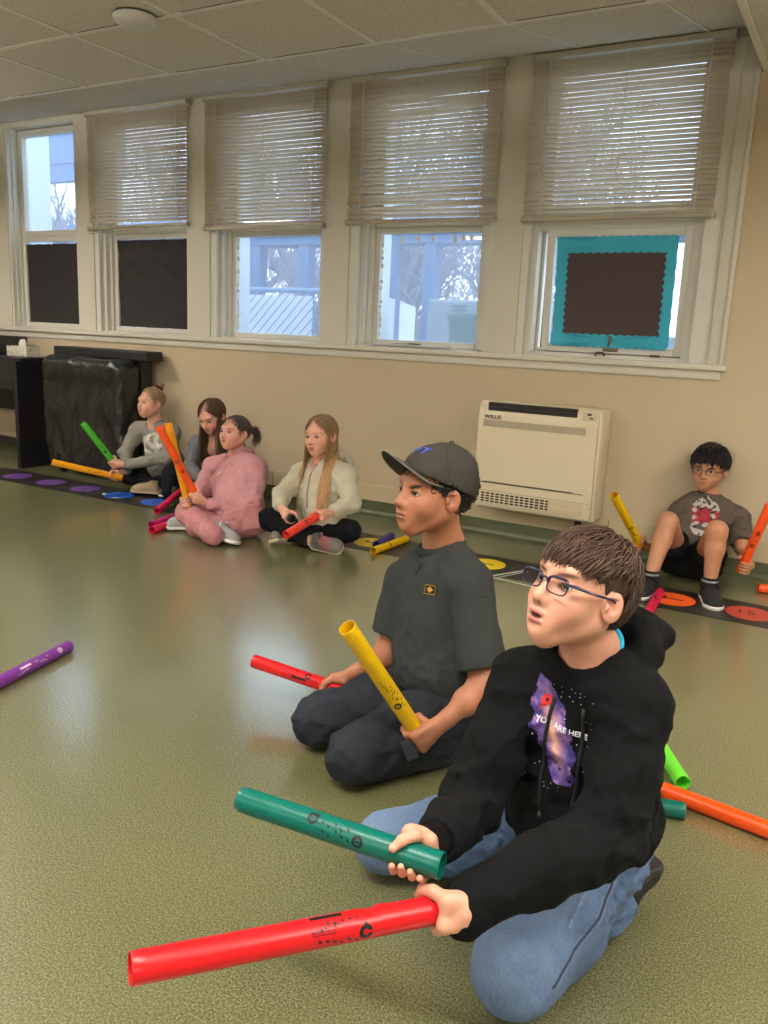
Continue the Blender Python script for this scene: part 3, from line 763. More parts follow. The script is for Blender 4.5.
def tube_obj(a, b, col, label, R=TR, marks=None, face=None, group=None, dent=False, ink=None):
    """hollow plastic tube from a to b; marks: list of (kind, t along, angle) printed on the side that looks to 'face'"""
    a = np.asarray(a, float); b = np.asarray(b, float); ax = nrm(b-a); L = np.linalg.norm(b-a)
    root = empty('sound_tube', a, label, 'tube', group)
    mb = MB(); prof = []
    ns = 26
    prof = [(R-.0018, .0)]+[(R-.0004, 0), (R, .0006)]+[(R, L*i/ns) for i in range(1, ns)]+[(R, L-.0006), (R-.0004, L), (R-.0018, L)]+[(R-.0018, L*(1-i/6)) for i in range(1, 6)]+[(R-.0018, .0)]
    n = 40; mb.lathe(prof, n, a, ax)
    if dent:
        for i, v in enumerate(mb.v):
            v = np.array(v); h = (v-a)@ax; q = math.exp(-((h-L*dent)/.016)**2)
            rad = v-a-ax*h; up = rad/max(np.linalg.norm(rad), 1e-6)
            s_ = max(0, up@nrm(CU))
            mb.v[i] = tuple(v-up*.005*q*s_*math.cos((h-L*dent)*180))
    o = mb.build('tube_wall', TM[col], root, smooth=True); sharp(o, 50)
    f = nrm(CP-(a+b)/2) if face is None else nrm(face)
    e1 = nrm(f-ax*(f@ax)); e2 = np.cross(ax, e1)
    def wrap(pts2, u0, ang):             # (x along, y around) in metres
        out = []
        for x, y in pts2:
            q = ang+y/R; out.append(a+ax*(u0*L+x)+(R+.0004)*(math.cos(q)*e1+math.sin(q)*e2))
        return out
    for kind, t, ang in (marks or []):
        mk = MB()
        if kind == 'badge':
            n = 24; ring = [(.0095*math.cos(2*PI*i/n), .0095*math.sin(2*PI*i/n)) for i in range(n)]+[(.005*math.cos(2*PI*i/n), .005*math.sin(2*PI*i/n)) for i in range(n)]
            mk.add(wrap(ring, t, ang), [(i, (i+1) % n, n+(i+1) % n, n+i) for i in range(n)])
            mk.add(wrap([(-.004, -.001), (.004, -.001), (.004, .0012), (-.004, .0012)], t, ang), [(0, 1, 2, 3)])
        elif kind == 'solid':
            n = 24; ring = [(.0105*math.cos(2*PI*i/n), .0105*math.sin(2*PI*i/n)) for i in range(n)]+[(.0045*math.cos(2*PI*i/n), .0045*math.sin(2*PI*i/n)) for i in range(n)]
            mk.add(wrap(ring, t, ang), [(i, (i+1) % n, n+(i+1) % n, n+i) for i in range(n) if i not in (11, 12)])
        elif kind == 'notes':
            r = random.Random(int(t*100))
            for i in range(6):
                x = (i-2.5)*.011; y = r.uniform(-.008, .008); h = .003
                mk.add(wrap([(x-.0028, y-.0015), (x, y-.0026), (x+.0026, y-.0004), (x+.0026, y+.0012), (x, y+.0022)], t, ang), [(0, 1, 2, 3, 4)])
                mk.add(wrap([(x+.0018, y), (x+.0026, y), (x+.0045, y+.006), (x+.0036, y+.006)], t, ang), [(0, 1, 2, 3)])
        elif kind == 'logo':
            r = random.Random(5)
            for i in range(7):
                x = (i-3)*.0065; q = .004+.002*math.sin(i*2.1)
                pts = [(x-.0035, -q), (x-.001, -q*.2), (x+.003, q), (x+.0012, -q*.1), (x+.0035, -q*.8), (x+.0005, -q*.5)]
                mk.add(wrap([(a_, b_-.001*i) for a_, b_ in pts], t, ang), [(0, 1, 2, 3, 4, 5)])
        elif kind == 'text':
            for j in range(2):
                for i in range(11):
                    x = (i-5.5)*.0032; y = j*.0035
                    mk.add(wrap([(x, y), (x+.0022, y), (x+.0022, y+.0018), (x, y+.0018)], t, ang), [(0, 1, 2, 3)])
        elif kind == 'block':
            mk.add(wrap([(-.024, -.0035), (.024, -.0035), (.024, .0035), (-.024, .0035)], t, ang), [(0, 1, 2, 3)])
        mk.build('printed_mark', ink or INK, root)
    return root
def floor_tube(p, q, col, label, z=TR, z2=None, **kw):
    """tube lying on the floor seen between two pixels"""
    a = onz(p[0], p[1], z); b = onz(q[0], q[1], z if z2 is None else z2); return tube_obj(a, b, col, label, **kw)
mkA = [('badge', .42, .2), ('notes', .55, .1), ('logo', .62, -.4)]
def ext(p, q, z, L, flip=False):       # start at p, go towards q for length L
    a = onz(*p, z); b = onz(*q, z); return a, a+nrm(b-a)*L
a, b = onz(69, 646, TR), onz(-10, 687, TR)
tube_obj(a, b, 'purple', 'purple tube lying alone on the open green floor', marks=[('badge', .18, .1), ('notes', .42, .1), ('logo', .66, -.1), ('block', .62, .3)], ink=flat_mat('white_ink', (220, 200, 224), .5))
a, b = ext((660, 592), (618, 662), TR, .46)
tube_obj(a, b, 'pink', 'pinkish red tube on the floor beside the orange disc', marks=[('solid', .38, 0), ('notes', .28, .2), ('block', .33, .4)])
a, b = ext((683, 783), (640, 715), TR, .5)
tube_obj(a, b, 'lime', 'lime green tube end poking out behind the boy in the black hoodie', marks=[])
a = onz(790, 838, TR); b = onz(655, 787, TR); d_ = nrm(b-a)
tube_obj(a, a+d_*.5, 'orange', 'long orange tube on the floor behind the boy in the black hoodie', marks=[('badge', .76, .35), ('notes', .84, .1)])
a, b = ext((685, 811), (640, 803), TR, .30)
tube_obj(a, b, 'teal', 'teal tube end on the floor under the orange tube', marks=[])
a, b = ext((758, 588), (800, 592), TR, .3)
tube_obj(a, b, 'orange', 'orange tube end on the floor by the base board at the right', marks=[])
a, b = ext((373, 551), (414, 536), TR, .34)
tube_obj(a, b, 'yellow', 'yellow tube on the floor between the blonde girl and the capped boy', marks=[('badge', .42, 0), ('notes', .6, .1)])
a, b = ext((376, 545), (396, 533), TR, .24)
tube_obj(a, b, 'violet', 'violet tube on the floor lying behind the yellow one', marks=[])
a, b = ext((147, 526), (180, 514), TR, .28); tube_obj(a+V(0, .03, 0), b+V(0, .03, 0), 'magenta', 'magenta tube on the floor, upper of the pair by the pink girl\'s shoe', marks=[])
a, b = ext((151, 529), (182, 519), TR, .28); tube_obj(a+V(.02, -.015, 0), b+V(.02, -.015, 0), 'pink', 'crimson tube on the floor, lower of the pair by the pink girl\'s shoe', marks=[])
a = onz(157, 511, TR); b = onz(187, 486, .10)
tube_obj(a, a+nrm(b-a)*.36, 'pink', 'rose red tube leaning up beside the blue floor disc', marks=[('notes', .6, .1)])
a = onz(171, 503, TR); b = onz(192, 487, .08)
tube_obj(a, a+nrm(b-a)*.3, 'green', 'green tube leaning between the pink girl and the rose tube', marks=[])

# ---------------------------------------------------------------- piano
def piano():
    x0, x1, y0, y1 = -6.95, -5.40, 3.99, 4.37
    root = empty('digital_piano', ((x0+x1)/2, (y0+y1)/2, 0), 'black upright digital piano standing against the window wall', 'piano')
    bk = noise_mat('piano_black', (26, 26, 30), .35, .1, 6)
    b = MB(); b.box(x1-.04, x1, y0-.02, y1, 0, .80, bev=.006); b.build('side_panel', bk, root)
    b = MB(); b.box(x0, x0+.04, y0-.02, y1, 0, .80, bev=.006); b.build('side_panel', bk, root)
    b = MB(); b.box(x0+.04, x1-.04, y0+.0, y1-.01, .62, .80, bev=.006); b.box(x0+.04, x1-.04, y0-.02, y1-.14, .585, .625, bev=.004); b.build('keyboard_case', bk, root)
    b = MB(); b.box(x0-.005, x1+.005, y0+.02, y1, .795, .82, bev=.006); b.build('top_lid', bk, root)
    b = MB(); b.box(x0+.04, x1-.04, y1-.05, y1-.03, .38, .56, bev=.003); b.build('rear_panel', bk, root)
    b = MB(); b.box(x0+.04, x1-.04, y1-.08, y1-.05, .10, .16, bev=.003); b.build('lower_rail', bk, root)
    b = MB(); b.box(x0+.3, x1-.30, y1-.09, y1-.06, .82, .965, bev=.01); b.build('music_stand', bk, root)
    b = MB()
    for i in range(52): b.box(x0+.05+i*.0235, x0+.0725+i*.0235, y0-.015, y0+.0, .63, .645)
    b.build('white_keys', flat_mat('ivory', (200, 195, 180), .3), root)
piano()
tb = empty('tissue_box', (-5.62, 4.2, .82), 'patterned white tissue box standing on the black piano', 'tissue box')
tm_, nt, b_ = new_mat('tissue_box_card'); tc = N(nt, 'ShaderNodeTexCoord'); vn = N(nt, 'ShaderNodeTexVoronoi', i_Scale=40); nt.links.new(tc.outputs['Object'], vn.inputs['Vector'])
rp = N(nt, 'ShaderNodeValToRGB'); nt.links.new(vn.outputs['Distance'], rp.inputs['Fac']); rp.color_ramp.elements[0].color = lin((120, 116, 104))+(1,); rp.color_ramp.elements[1].position = .5; rp.color_ramp.elements[1].color = lin((198, 192, 176))+(1,)
nt.links.new(rp.outputs['Color'], b_.inputs['Base Color'])
MB().box(-5.73, -5.50, 4.14, 4.26, .821, .895, bev=.003).build('carton', tm_, tb)
v, f_ = field_mesh([('+', EL((-5.615, 4.2, .91), (.035, .02, .035)), .01)], .004, (-5.68, 4.15, .86), (-5.55, 4.25, .97), folds(.012, .05, 3, (1.5, 1, .4)))
link('tissue', mesh_from(v, f_), flat_mat('tissue_white', (205, 202, 194), .9), tb, True)

# ---------------------------------------------------------------- covered cart
def cart():
    x0, x1, y0, y1 = -5.21, -4.39, 4.03, 4.34
    root = empty('covered_cart', ((x0+x1)/2, (y0+y1)/2, 0), 'box-shaped cart draped in shiny black plastic, beside the piano', 'cart')
    bk = noise_mat('cart_wood', (24, 22, 22), .5, .1, 6)
    b = MB(); b.box(x0-.06, x1+.07, y0+.17, y1+.02, .85, .915, bev=.008); b.box(x0+.07, x1-.02, y0+.21, y1, .05, .86)
    b.build('back_board', bk, root)
    m, nt, bs = new_mat('bin_liner_plastic'); setp(bs, base=lin((24, 23, 25)), rough=.3, spec=.7); L = nt.links.new
    tc = N(nt, 'ShaderNodeTexCoord'); mp = N(nt, 'ShaderNodeMapping'); mp.inputs['Scale'].default_value = (5, 5, 3); L(tc.outputs['Object'], mp.inputs['Vector'])
    n1 = N(nt, 'ShaderNodeTexNoise', i_Scale=2.2, i_Detail=5, i_Distortion=1.2); L(mp.outputs[0], n1.inputs['Vector'])
    bp = N(nt, 'ShaderNodeBump', i_Strength=.7, i_Distance=.02); L(n1.outputs['Fac'], bp.inputs['Height']); L(bp.outputs['Normal'], bs.inputs['Normal'])
    ops = [('+', BX(((x0+x1)/2-.02, (y0+y1)/2-.04, .44), ((x1-x0)/2-.01, (y1-y0)/2-.05, .39), r=.05), 0), ('+', BX(((x0+x1)/2-.02, (y0+y1)/2-.02, .78), ((x1-x0)/2-.06, (y1-y0)/2-.03, .06), r=.04), .08)]
    def dsp(P): return folds(.014, .20, 4, (1.2, 1.2, .5))(P)*np.clip((.85-P[:, 2])*3, .1, 1)+.012*np.clip((P[:, 2]-.2), 0, 1)*np.sin(P[:, 0]*9)
    fmesh([dict(ops=ops, res=.012, disp=dsp, pad=.05)], 'plastic_cover', m, root)
    for X in (x0+.12, x1-.12):
        for Y in (y0+.08, y1-.08):
            w = MB().lathe([(0, -.012), (.03, -.012), (.034, 0), (.03, .012), (0, .012)], 20, (X, Y, .034), (1, 0, 0)); sharp(w.build('caster', M['black_plastic'], root))
cart()

# ---------------------------------------------------------------- outdoors
gr = struct('ground', MB().box(-40, 20, W+.3, 60, -.7, -.5), noise_mat('winter_ground', (150, 150, 138), .9, .2, 1.5))
blue_grey = noise_mat('porch_paint', (84, 108, 154), .6, .08, 3)
white_post = noise_mat('post_white', (200, 208, 216), .6, .05, 3)
def post(name, x, y, w, z1, mat, lab):
    b = MB(); b.box(x-w/2, x+w/2, y-w/2, y+w/2, -.5, z1, bev=.004); b.box(x-w/2-.02, x+w/2+.02, y-w/2-.02, y+w/2+.02, -.5, -.35, bev=.004)
    return tag(b.build(name, mat), lab, 'post')
cn = empty('porch_canopy', (-6, 7.5, 2.3), 'blue-grey porch roof with beams outside the windows', 'canopy')
cnb = MB(); cnb.box(-8.1, -.4, 6.88, 7.04, 1.92, 2.12); cnb.build('front_beam', blue_grey, cn)
cnb = MB(); cnb.box(-8.1, -.4, 7.66, 7.72, 1.98, 2.12); cnb.build('rear_beam', blue_grey, cn)
cnb = MB()
for i in range(14): cnb.box(-8.05+i*.58, -8.01+i*.58, 7.04, 7.7, 2.04, 2.12)
cnb.box(-8.2, -.3, 6.8, 7.8, 2.12, 2.16); cnb.build('roof_deck', blue_grey, cn)
for i, x in enumerate((-7.4, -6.5, -5.55, -4.95, -3.97, -3.56, -1.6)):
    post('porch_post', x, 6.96, .12, 1.92, blue_grey, 'blue-grey porch post outside, seen through the windows')['group'] = 'porch posts outside'
hbm = MB(); hbm.box(-9.9, -7.9, 7.3, 7.42, 2.75, 3.3); hbm.box(-9.9, -7.9, 7.28, 7.3, 2.95, 2.99)
tag(hbm.build('high_beam', blue_grey), 'deep blue-grey beam outside the far left window', 'beam')
for x_ in (-9.75, -8.32): post('high_post', x_, 7.36, .1, 2.75, blue_grey, 'slim post carrying the deep beam outside')['group'] = 'posts under the high beam'
tag(post('white_post', -8.62, 6.6, .36, 3.6, white_post, 'broad white post outside the far left window'))
for x, lb in ((-4.70, 'white corner post outside the window onto the fence'), (-3.34, 'white corner post outside the window with the green bins')):
    post('white_post', x, 5.6, .16, 3.2, white_post, lb)
# chain-link fence: woven wire, top rail, posts
fc = empty('chain_link_fence', (-6, 6.4, 0), 'chain-link fence with a top rail outside the windows', 'fence')
wire = flat_mat('galvanised_wire', (120, 146, 190), .5)
w = MB(); zt = 1.46; st_ = .095; X0, X1, YF = -8.6, -3.85, 6.4; r_ = .0065
def strand(p, q):
    d = nrm(q-p); s = nrm(np.cross(d, V(0, 1, 0)))*r_; t = V(0, r_, 0)
    w.add([p+s, p+t, p-s, q+s, q+t, q-s], [(0, 1, 4, 3), (1, 2, 5, 4), (2, 0, 3, 5)])
wm_ = w; H = zt+.5; k = X0-H
while k < X1:
    for sg in (1, -1):
        a = V(k, YF, -.5) if sg > 0 else V(k+H, YF, -.5); b = V(k+H, YF, zt) if sg > 0 else V(k, YF, zt)
        if min(a[0], b[0]) > X0-.01 and max(a[0], b[0]) < X1+.01: strand(a, b)
    k += st_
A2, B2 = V(X1, YF, 0), V(-4.80, 8.7, 0); dd = nrm(B2-A2); LL = np.linalg.norm(B2-A2); k = -H
while k < LL:
    for sg in (1, -1):
        a = k if sg > 0 else k+H; b = k+H if sg > 0 else k
        t0, t1 = 0., 1.
        lo_ = max(0, min(1, (0-k)/H)); hi_ = max(0, min(1, (LL-k)/H))
        if hi_-lo_ > .02:
            if sg > 0: P_, Q_ = A2+dd*(k+H*lo_)+V(0, 0, -.5+H*lo_), A2+dd*(k+H*hi_)+V(0, 0, -.5+H*hi_)
            else: P_, Q_ = A2+dd*(k+H*lo_)+V(0, 0, zt-H*lo_), A2+dd*(k+H*hi_)+V(0, 0, zt-H*hi_)
            strand(P_, Q_)
    k += st_
w.build('wire_mesh', wire, fc)
MB().tube([(X1, YF, zt), (-4.80, 8.7, zt)], .024, 10).build('top_rail', wire, fc, smooth=True)
MB().tube([(X0, YF, zt), (X1, YF, zt)], .024, 10).build('top_rail', wire, fc, smooth=True)
for x in (-8.5, -6.2, -3.86): MB().tube([(x, YF+.03, -.5), (x, YF+.03, zt+.03)], .028, 10).build('fence_post', wire, fc, smooth=True)
# pale slatted screen behind the fence
tag(MB().box(-8.8, -4.6, 6.55, 6.58, -.5, 1.42).build('pale_screen', noise_mat('screen_white', (228, 234, 240), .8, .05, 3)), 'pale screen panel standing behind the chain-link fence', 'screen')
cd = empty('condenser_unit', (-2.9, 6.9, -.5), 'pale grey outdoor condenser cabinet beside the green bins', 'condenser')
MB().box(-3.22, -2.55, 6.24, 6.6, -.5, 1.40, bev=.02).build('cabinet', noise_mat('condenser_grey', (140, 150, 166), .6, .06, 4), cd)
v = MB()
for i in range(6): v.box(-3.0, -2.86, 6.225, 6.24, 1.19+i*.03, 1.205+i*.03)
v.build('vent_grille', flat_mat('vent_dark', (80, 88, 100), .6), cd)
gn = noise_mat('bin_green', (30, 84, 62), .5, .1, 4)
for i, (x, lab) in enumerate(((-2.42, 'dark green wheeled bin outside, left of the two'), (-1.80, 'dark green wheeled bin outside, right of the two'))):
    bn = empty('wheeled_bin', (x, 5.9, -.5), lab, 'bin', 'green bins outside')
    vs = [(x+a*(.24+.04*z), 5.9+b*(.27+.03*z), -.5+1.72*z) for z in (0, 1) for a, b in ((-1, -1), (1, -1), (1, 1), (-1, 1))]
    m_ = MB().add(vs, [(3, 2, 1, 0), (4, 5, 6, 7), (0, 1, 5, 4), (1, 2, 6, 5), (2, 3, 7, 6), (3, 0, 4, 7)])
    for q in range(4): m_.box(x-.2+q*.11, x-.15+q*.11, 5.59, 5.62, -.3, .9)
    m_.build('bin_body', gn, bn)
    MB().box(x-.30, x+.30, 5.58, 6.14, 1.22, 1.28, bev=.02).build('bin_lid', gn, bn)
# bare winter trees
bark = noise_mat('winter_bark', (132, 126, 138), .9, .2, 6)
def bare_tree(x, y, h, seed, label):
    r = random.Random(seed); mb = MB()
    def grow(p, d, L, rad, lev):
        q = p+d*L; mid = p+d*L*.5+V(*[r.uniform(-.06, .06)*L for _ in range(3)])
        mb.tube([p, mid, q], [rad, rad*.85, rad*.65], 5 if lev > 1 else 7, cap=False)
        if lev >= 5: return
        for _ in range(4):
            nd = nrm(d+V(r.uniform(-1, 1), r.uniform(-1, 1), r.uniform(-.35, .8))*.75); t = r.uniform(.45, 1.0)
            grow(p+d*L*t, nd, L*r.uniform(.52, .75), rad*.55, lev+1)
    grow(V(x, y, -.5), V(0, 0, 1), h*.36, h*.022, 0)
    tag(mb.build('bare_tree', bark, smooth=True), label, 'tree', 'bare trees outside')
for i, (x, y, h) in enumerate(((-15.2, 10.4, 6.5), (-12.6, 11.8, 7), (-9.6, 10.6, 6), (-8.0, 11.8, 7), (-6.3, 10.9, 6), (-5.0, 12.4, 7), (-3.7, 11.3, 6.5), (-10.9, 12.9, 6), (-7.2, 13.4, 5.5), (-5.7, 10.1, 5), (-4.4, 10.6, 5), (-13.9, 10.2, 6))):
    bare_tree(x, y, h, i+11, 'bare leafless tree outside beyond the porch')
rr = random.Random(9); bz = MB(); A_ = V(X1+.06, YF+.10, 0)
for i in range(5200):
    y = rr.uniform(9.2, 13.5); x = -y*rr.uniform(.30, 1.36); L_ = rr.uniform(.5, 1.5); z = rr.uniform(-.4, 2.6)
    d = nrm(V(rr.uniform(-.8, .8), rr.uniform(-.3, .3), rr.uniform(.1, 1))); a = V(x, y, z); m = a+d*L_*.5+V(rr.uniform(-.08, .08), 0, rr.uniform(-.08, .08)); b = a+d*L_; r_b = rr.uniform(.004, .012)
    bz.tube([a, m, b], [r_b, r_b*.8, r_b*.4], 3, cap=False)
tag(bz.build('twig_thicket', noise_mat('twig_bark', (150, 142, 158), .9, .25, 4)), 'tangled thicket of bare twigs beyond the porch', 'thicket', kind='stuff')
q = MB(); dn = nrm(V(-4.8, 8.7, 0)-V(X1, YF, 0)); pn = V(-dn[1], dn[0], 0)*-.12; a, b = V(X1, YF, 0)+pn+dn*.1, V(-4.8, 8.7, 0)+pn
q.add([a+V(0, 0, -.5), b+V(0, 0, -.5), b+V(0, 0, 1.42), a+V(0, 0, 1.42)]+[p+pn*.2 for p in (a+V(0, 0, -.5), b+V(0, 0, -.5), b+V(0, 0, 1.42), a+V(0, 0, 1.42))], [(0, 1, 2, 3), (7, 6, 5, 4), (0, 4, 5, 1), (1, 5, 6, 2), (2, 6, 7, 3), (3, 7, 4, 0)])
tag(q.build('pale_screen', bpy.data.materials['screen_white']), 'pale screen panel along the slanting run of the fence', 'screen')
def evergreen(x, y, h, w_, seed, lab):
    r = random.Random(seed); mb = MB(); root = empty('evergreen_tree', (x, y, -.5), lab, 'tree', 'evergreens beyond the fence')
    MB().tube([(x, y, -.5), (x, y, h*.8)], [.12, .03], 7).build('trunk', bark, root, smooth=True)
    for i in range(900):
        z = r.random()**1.3; a = r.uniform(0, 2*PI); q = w_*(1-z)*r.uniform(.25, 1)+.08; c = V(x+q*math.cos(a), y+q*math.sin(a), z*h-.2)
        d = nrm(V(math.cos(a), math.sin(a), r.uniform(-.5, .4))); s = nrm(np.cross(d, V(r.uniform(-1, 1), r.uniform(-1, 1), 1)))*.06; L_ = r.uniform(.14, .3)
        mb.add([c-s, c+d*L_*.6-s*.8, c+d*L_, c+d*L_*.6+s*.8, c+s], [(0, 1, 2, 3, 4)])
    mb.build('foliage', noise_mat('needle_green', (96, 122, 118), .9, .2, 3), root)
for i, (x, y, h, w_) in enumerate(((-12.2, 16.5, 1.9, 1.2), (-9.0, 16.8, 1.7, 1.2), (-6.0, 16.2, 2.2, 1.3), (-15.4, 16.5, 2.0, 1.4))):
    evergreen(x, y, h, w_, i+40, 'dark evergreen standing beyond the porch')
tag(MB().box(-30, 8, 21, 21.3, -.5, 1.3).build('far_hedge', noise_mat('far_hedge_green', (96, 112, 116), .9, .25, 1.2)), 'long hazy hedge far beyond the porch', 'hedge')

# ---------------------------------------------------------------- light
wd = bpy.data.worlds.new('World'); SC.world = wd; wd.use_nodes = True
bg = wd.node_tree.nodes['Background']; bg.inputs['Color'].default_value = (.74, .86, 1.0, 1); bg.inputs['Strength'].default_value = 3.6
# unseen suspended lamps added around the view, their uplight there to brighten the ceiling
em, nt, b_ = new_mat('lit_diffuser'); b_.inputs['Emission Color'].default_value = (1, .92, .80, 1); b_.inputs['Emission Strength'].default_value = 3.0; setp(b_, base=(.8, .8, .8))
for (x, y) in ((-5.4, 2.5), (-3.2, 1.0), (-.7, .45), (1.3, 2.9), (1.3, 1.0), (-4.0, -2.2), (-1.0, -2.2), (1.8, -2.2)):
    root = empty('added_ceiling_light', (x, y, CZ), 'unseen suspended linear lamp added outside the view to brighten the room', 'ceiling light', 'added ceiling lights out of the picture')
    z = CZ-.26
    MB().box(x-.6, x+.6, y-.10, y+.10, z, z+.05, bev=.01).build('housing', M['grid'], root)
    MB().box(x-.58, x+.58, y-.08, y+.08, z-.004, z).build('diffuser', em, root)
    for q in (-.5, .5): MB().tube([(x+q, y, z+.05), (x+q, y, CZ)], .003, 6).build('cable', M['grid'], root)
    for up, en in ((0, 38), (1, 62)):
        ld = bpy.data.lights.new('added_ceiling_lamp', 'AREA'); ld.shape = 'RECTANGLE'; ld.size = 1.15; ld.size_y = .16; ld.energy = en; ld.color = (1, .965, .92)
        lo = bpy.data.objects.new('added_ceiling_lamp', ld); COL.objects.link(lo); lo.location = (x, y, z-.01 if not up else z+.06)
        if up: lo.rotation_euler = (PI, 0, 0)
# ---------------------------------------------------------------- camera
cd_ = bpy.data.cameras.new('camera'); cam = bpy.data.objects.new('camera', cd_); COL.objects.link(cam); SC.camera = cam
cd_.sensor_fit = 'VERTICAL'; cd_.sensor_height = 24; cd_.lens = F_PX/1024*24; cd_.clip_start = .02
Rm = Matrix(((CR[0], CU[0], -CF[0]), (CR[1], CU[1], -CF[1]), (CR[2], CU[2], -CF[2]))).to_4x4()
cam.matrix_world = Matrix.Translation((0, 0, CAM_H)) @ Rm
SC.view_settings.view_transform = 'Standard'; SC.view_settings.look = 'None'; SC.view_settings.exposure = -.06; SC.view_settings.gamma = 1; SC.view_settings.use_curve_mapping = False
# ================================================================== figures: shared parts
def dirw(psi, pitch=0.0):
    """room direction turned psi degrees to the left of 'towards the viewer', pitched up"""
    a = math.radians(psi); l = V(-math.cos(YAW), -math.sin(YAW), 0); t = V(math.sin(YAW), -math.cos(YAW), 0)
    h = l*math.sin(a)+t*math.cos(a); p = math.radians(pitch)
    return nrm(h*math.cos(p)+V(0, 0, math.sin(p)))
class HF:
    """frame of a head: x to the person's right, y forward, z up"""
    def __init__(s, H, fwd, s_=1.0, roll=0.0, sv=(1, 1, 1)):
        s.sv = np.array(sv, float)
        s.H = np.asarray(H, float); f = nrm(fwd); r = nrm(np.cross(f, V(0, 0, 1))); u = np.cross(r, f)
        a = math.radians(roll); r2 = r*math.cos(a)+u*math.sin(a); u2 = -r*math.sin(a)+u*math.cos(a)
        s.B = np.array([r2, f, u2]); s.s = s_
    def p(s, *a):
        a = np.asarray(a if len(a) > 1 else a[0], float); return s.H+s.s*((a*s.sv)@s.B)
    def loc(s, P): return ((np.asarray(P)-s.H)@s.B.T)/s.s/s.sv
    def rot(s, ax, deg):
        a = math.radians(deg); c, n = math.cos(a), math.sin(a)
        R = {'x': [[1, 0, 0], [0, c, n], [0, -n, c]], 'y': [[c, 0, -n], [0, 1, 0], [n, 0, c]], 'z': [[c, n, 0], [-n, c, 0], [0, 0, 1]]}[ax]
        return np.array(R)@s.B
    def E(s, c, r, M=None): return EL(s.p(*c), np.array(r)*s.s*s.sv, s.B if M is None else M)
    def C(s, a, b, ra, rb): return RC(s.p(*a), s.p(*b), ra*s.s, rb*s.s)
def head_ops(h, mouth=0.0, chub=0.0, frown=0.0):
    E, C = h.E, h.C; o = []
    A = lambda p, k=.02: o.append(('+', p, k*h.s)); S = lambda p, k=.006: o.append(('-', p, k*h.s))
    A(E((0, -.012, .026), (.0725, .091, .077)))
    A(E((0, .026, -.020), (.055+chub*.008, .059, .062+chub*.006)), .03)
    for s in (-1, 1):
        A(C((s*.047, -.002, -.040), (s*.011, .052, -.084), .0165+chub*.008, .0125+chub*.004), .03)
        A(E((s*.034, .055, -.028), (.022+chub*.008, .023, .022+chub*.008)), .025)
    A(E((0, .061, -.084), (.015, .012, .013)), .02)
    A(E((0, .070, .026), (.046, .017, .013)), .02)
    for s in (-1, 1):
        S(E((s*.031, .096, .003), (.019, .016, .0125)), .016)
        A(E((s*.031, .0655, .003), (.0148, .0148, .0140)), .004)
        S(E((s*.0315, .084, .0018-frown*.001), (.0130, .020, .0050-frown*.0016)), .0015)
    A(C((0, .079, .012), (0, .098, -.022), .0072, .0095), .012)
    A(E((0, .101, -.024), (.0098, .0095, .0088)), .008)
    for s in (-1, 1): A(E((s*.0115, .090, -.0275), (.0068, .0085, .0068)), .006)
    for s in (-1, 1): S(E((s*.0058, .0985, -.0345), (.0032, .005, .0032)), .003)
    A(E((0, .074, -.056), (.030, .016, .026)), .025)
    A(E((0, .0895, -.0485), (.0185, .0072, .0046)), .006); A(E((0, .0880, -.0585-mouth*.006), (.0160, .0075, .0055)), .006)
    S(E((0, .097, -.0532-mouth*.003), (.0185-mouth*.005, .012, .0011+mouth*.0042)), .002)
    S(E((0, .0935, -.0705-mouth*.004), (.013, .0045, .004)), .010)
    for s in (-1, 1):
        M = h.rot('x', 12); M = np.array([M[0], M[1], M[2]])
        c, n = math.cos(math.radians(s*22)), math.sin(math.radians(s*22)); Z = np.array([[c, n, 0], [-n, c, 0], [0, 0, 1]])@h.B
        A(EL(h.p(s*.0775, -.003, -.006), np.array((.0062, .0185, .0275))*h.s, Z), .004)
        S(EL(h.p(s*.0832, .002, -.001), np.array((.0085, .0115, .0170))*h.s, Z), .003)
        A(E((s*.0775, .0115, -.008), (.0040, .0045, .007)), .003)
        A(EL(h.p(s*.0795, -.007, .0), np.array((.0034, .0030, .013))*h.s, Z), .003); A(EL(h.p(s*.0780, .001, .010), np.array((.0034, .009, .0028))*h.s, Z), .003)
    return o
def neck_ops(h, neck, r=.047):
    return [('+', RC(h.p(0, -.026, -.045), neck, r*h.s*.97, r*h.s*1.05), .028*h.s), ('+', RC(neck, neck-V(0, 0, .05), r*h.s*1.08, r*h.s*1.5), .03)]
def face_spots(h, skin, brow, lip=(168, 92, 80), blush=(214, 140, 120), brow_t=.0033, frown=0.0, mouth=0.0, brow_s=.85, lash=(40, 26, 22)):
    E = h.E; sp = []
    dk = tuple(int(v*.62) for v in skin)
    for s in (-1, 1):
        sp.append((E((s*.042, .070, -.030), (.022, .026, .018)), blush, .02*h.s, .42))
        sp.append((E((s*.077, -.006, .0), (.012, .02, .03)), blush, .015*h.s, .45))
        sp.append((E((s*.0315, .080, .0022), (.0155, .013, .0072)), lash, .0028*h.s, .8))
        a = math.radians(s*(-7-frown*13)); M = h.rot('y', math.degrees(a))
        sp.append((EL(h.p(s*.0325, .080, .0215-frown*.004), np.array((.0185, .022, brow_t))*h.s, M), brow, .0035*h.s, brow_s))
        sp.append((E((s*.006, .099, -.035), (.0045, .006, .004)), dk, .003*h.s, .75))
    sp.append((E((0, .098, -.026), (.014, .014, .009)), blush, .012*h.s, .35))
    sp.append((E((0, .092, -.0485), (.0190, .014, .0042)), lip, .003*h.s, .8))
    sp.append((E((0, .090, -.0585-mouth*.006), (.0165, .014, .0052)), lip, .003*h.s, .8))
    sp.append((E((0, .088, -.0532-mouth*.003), (.0175-mouth*.005, .016, .0013+mouth*.0038)), (58, 24, 22), .0015*h.s, .9))
    return sp
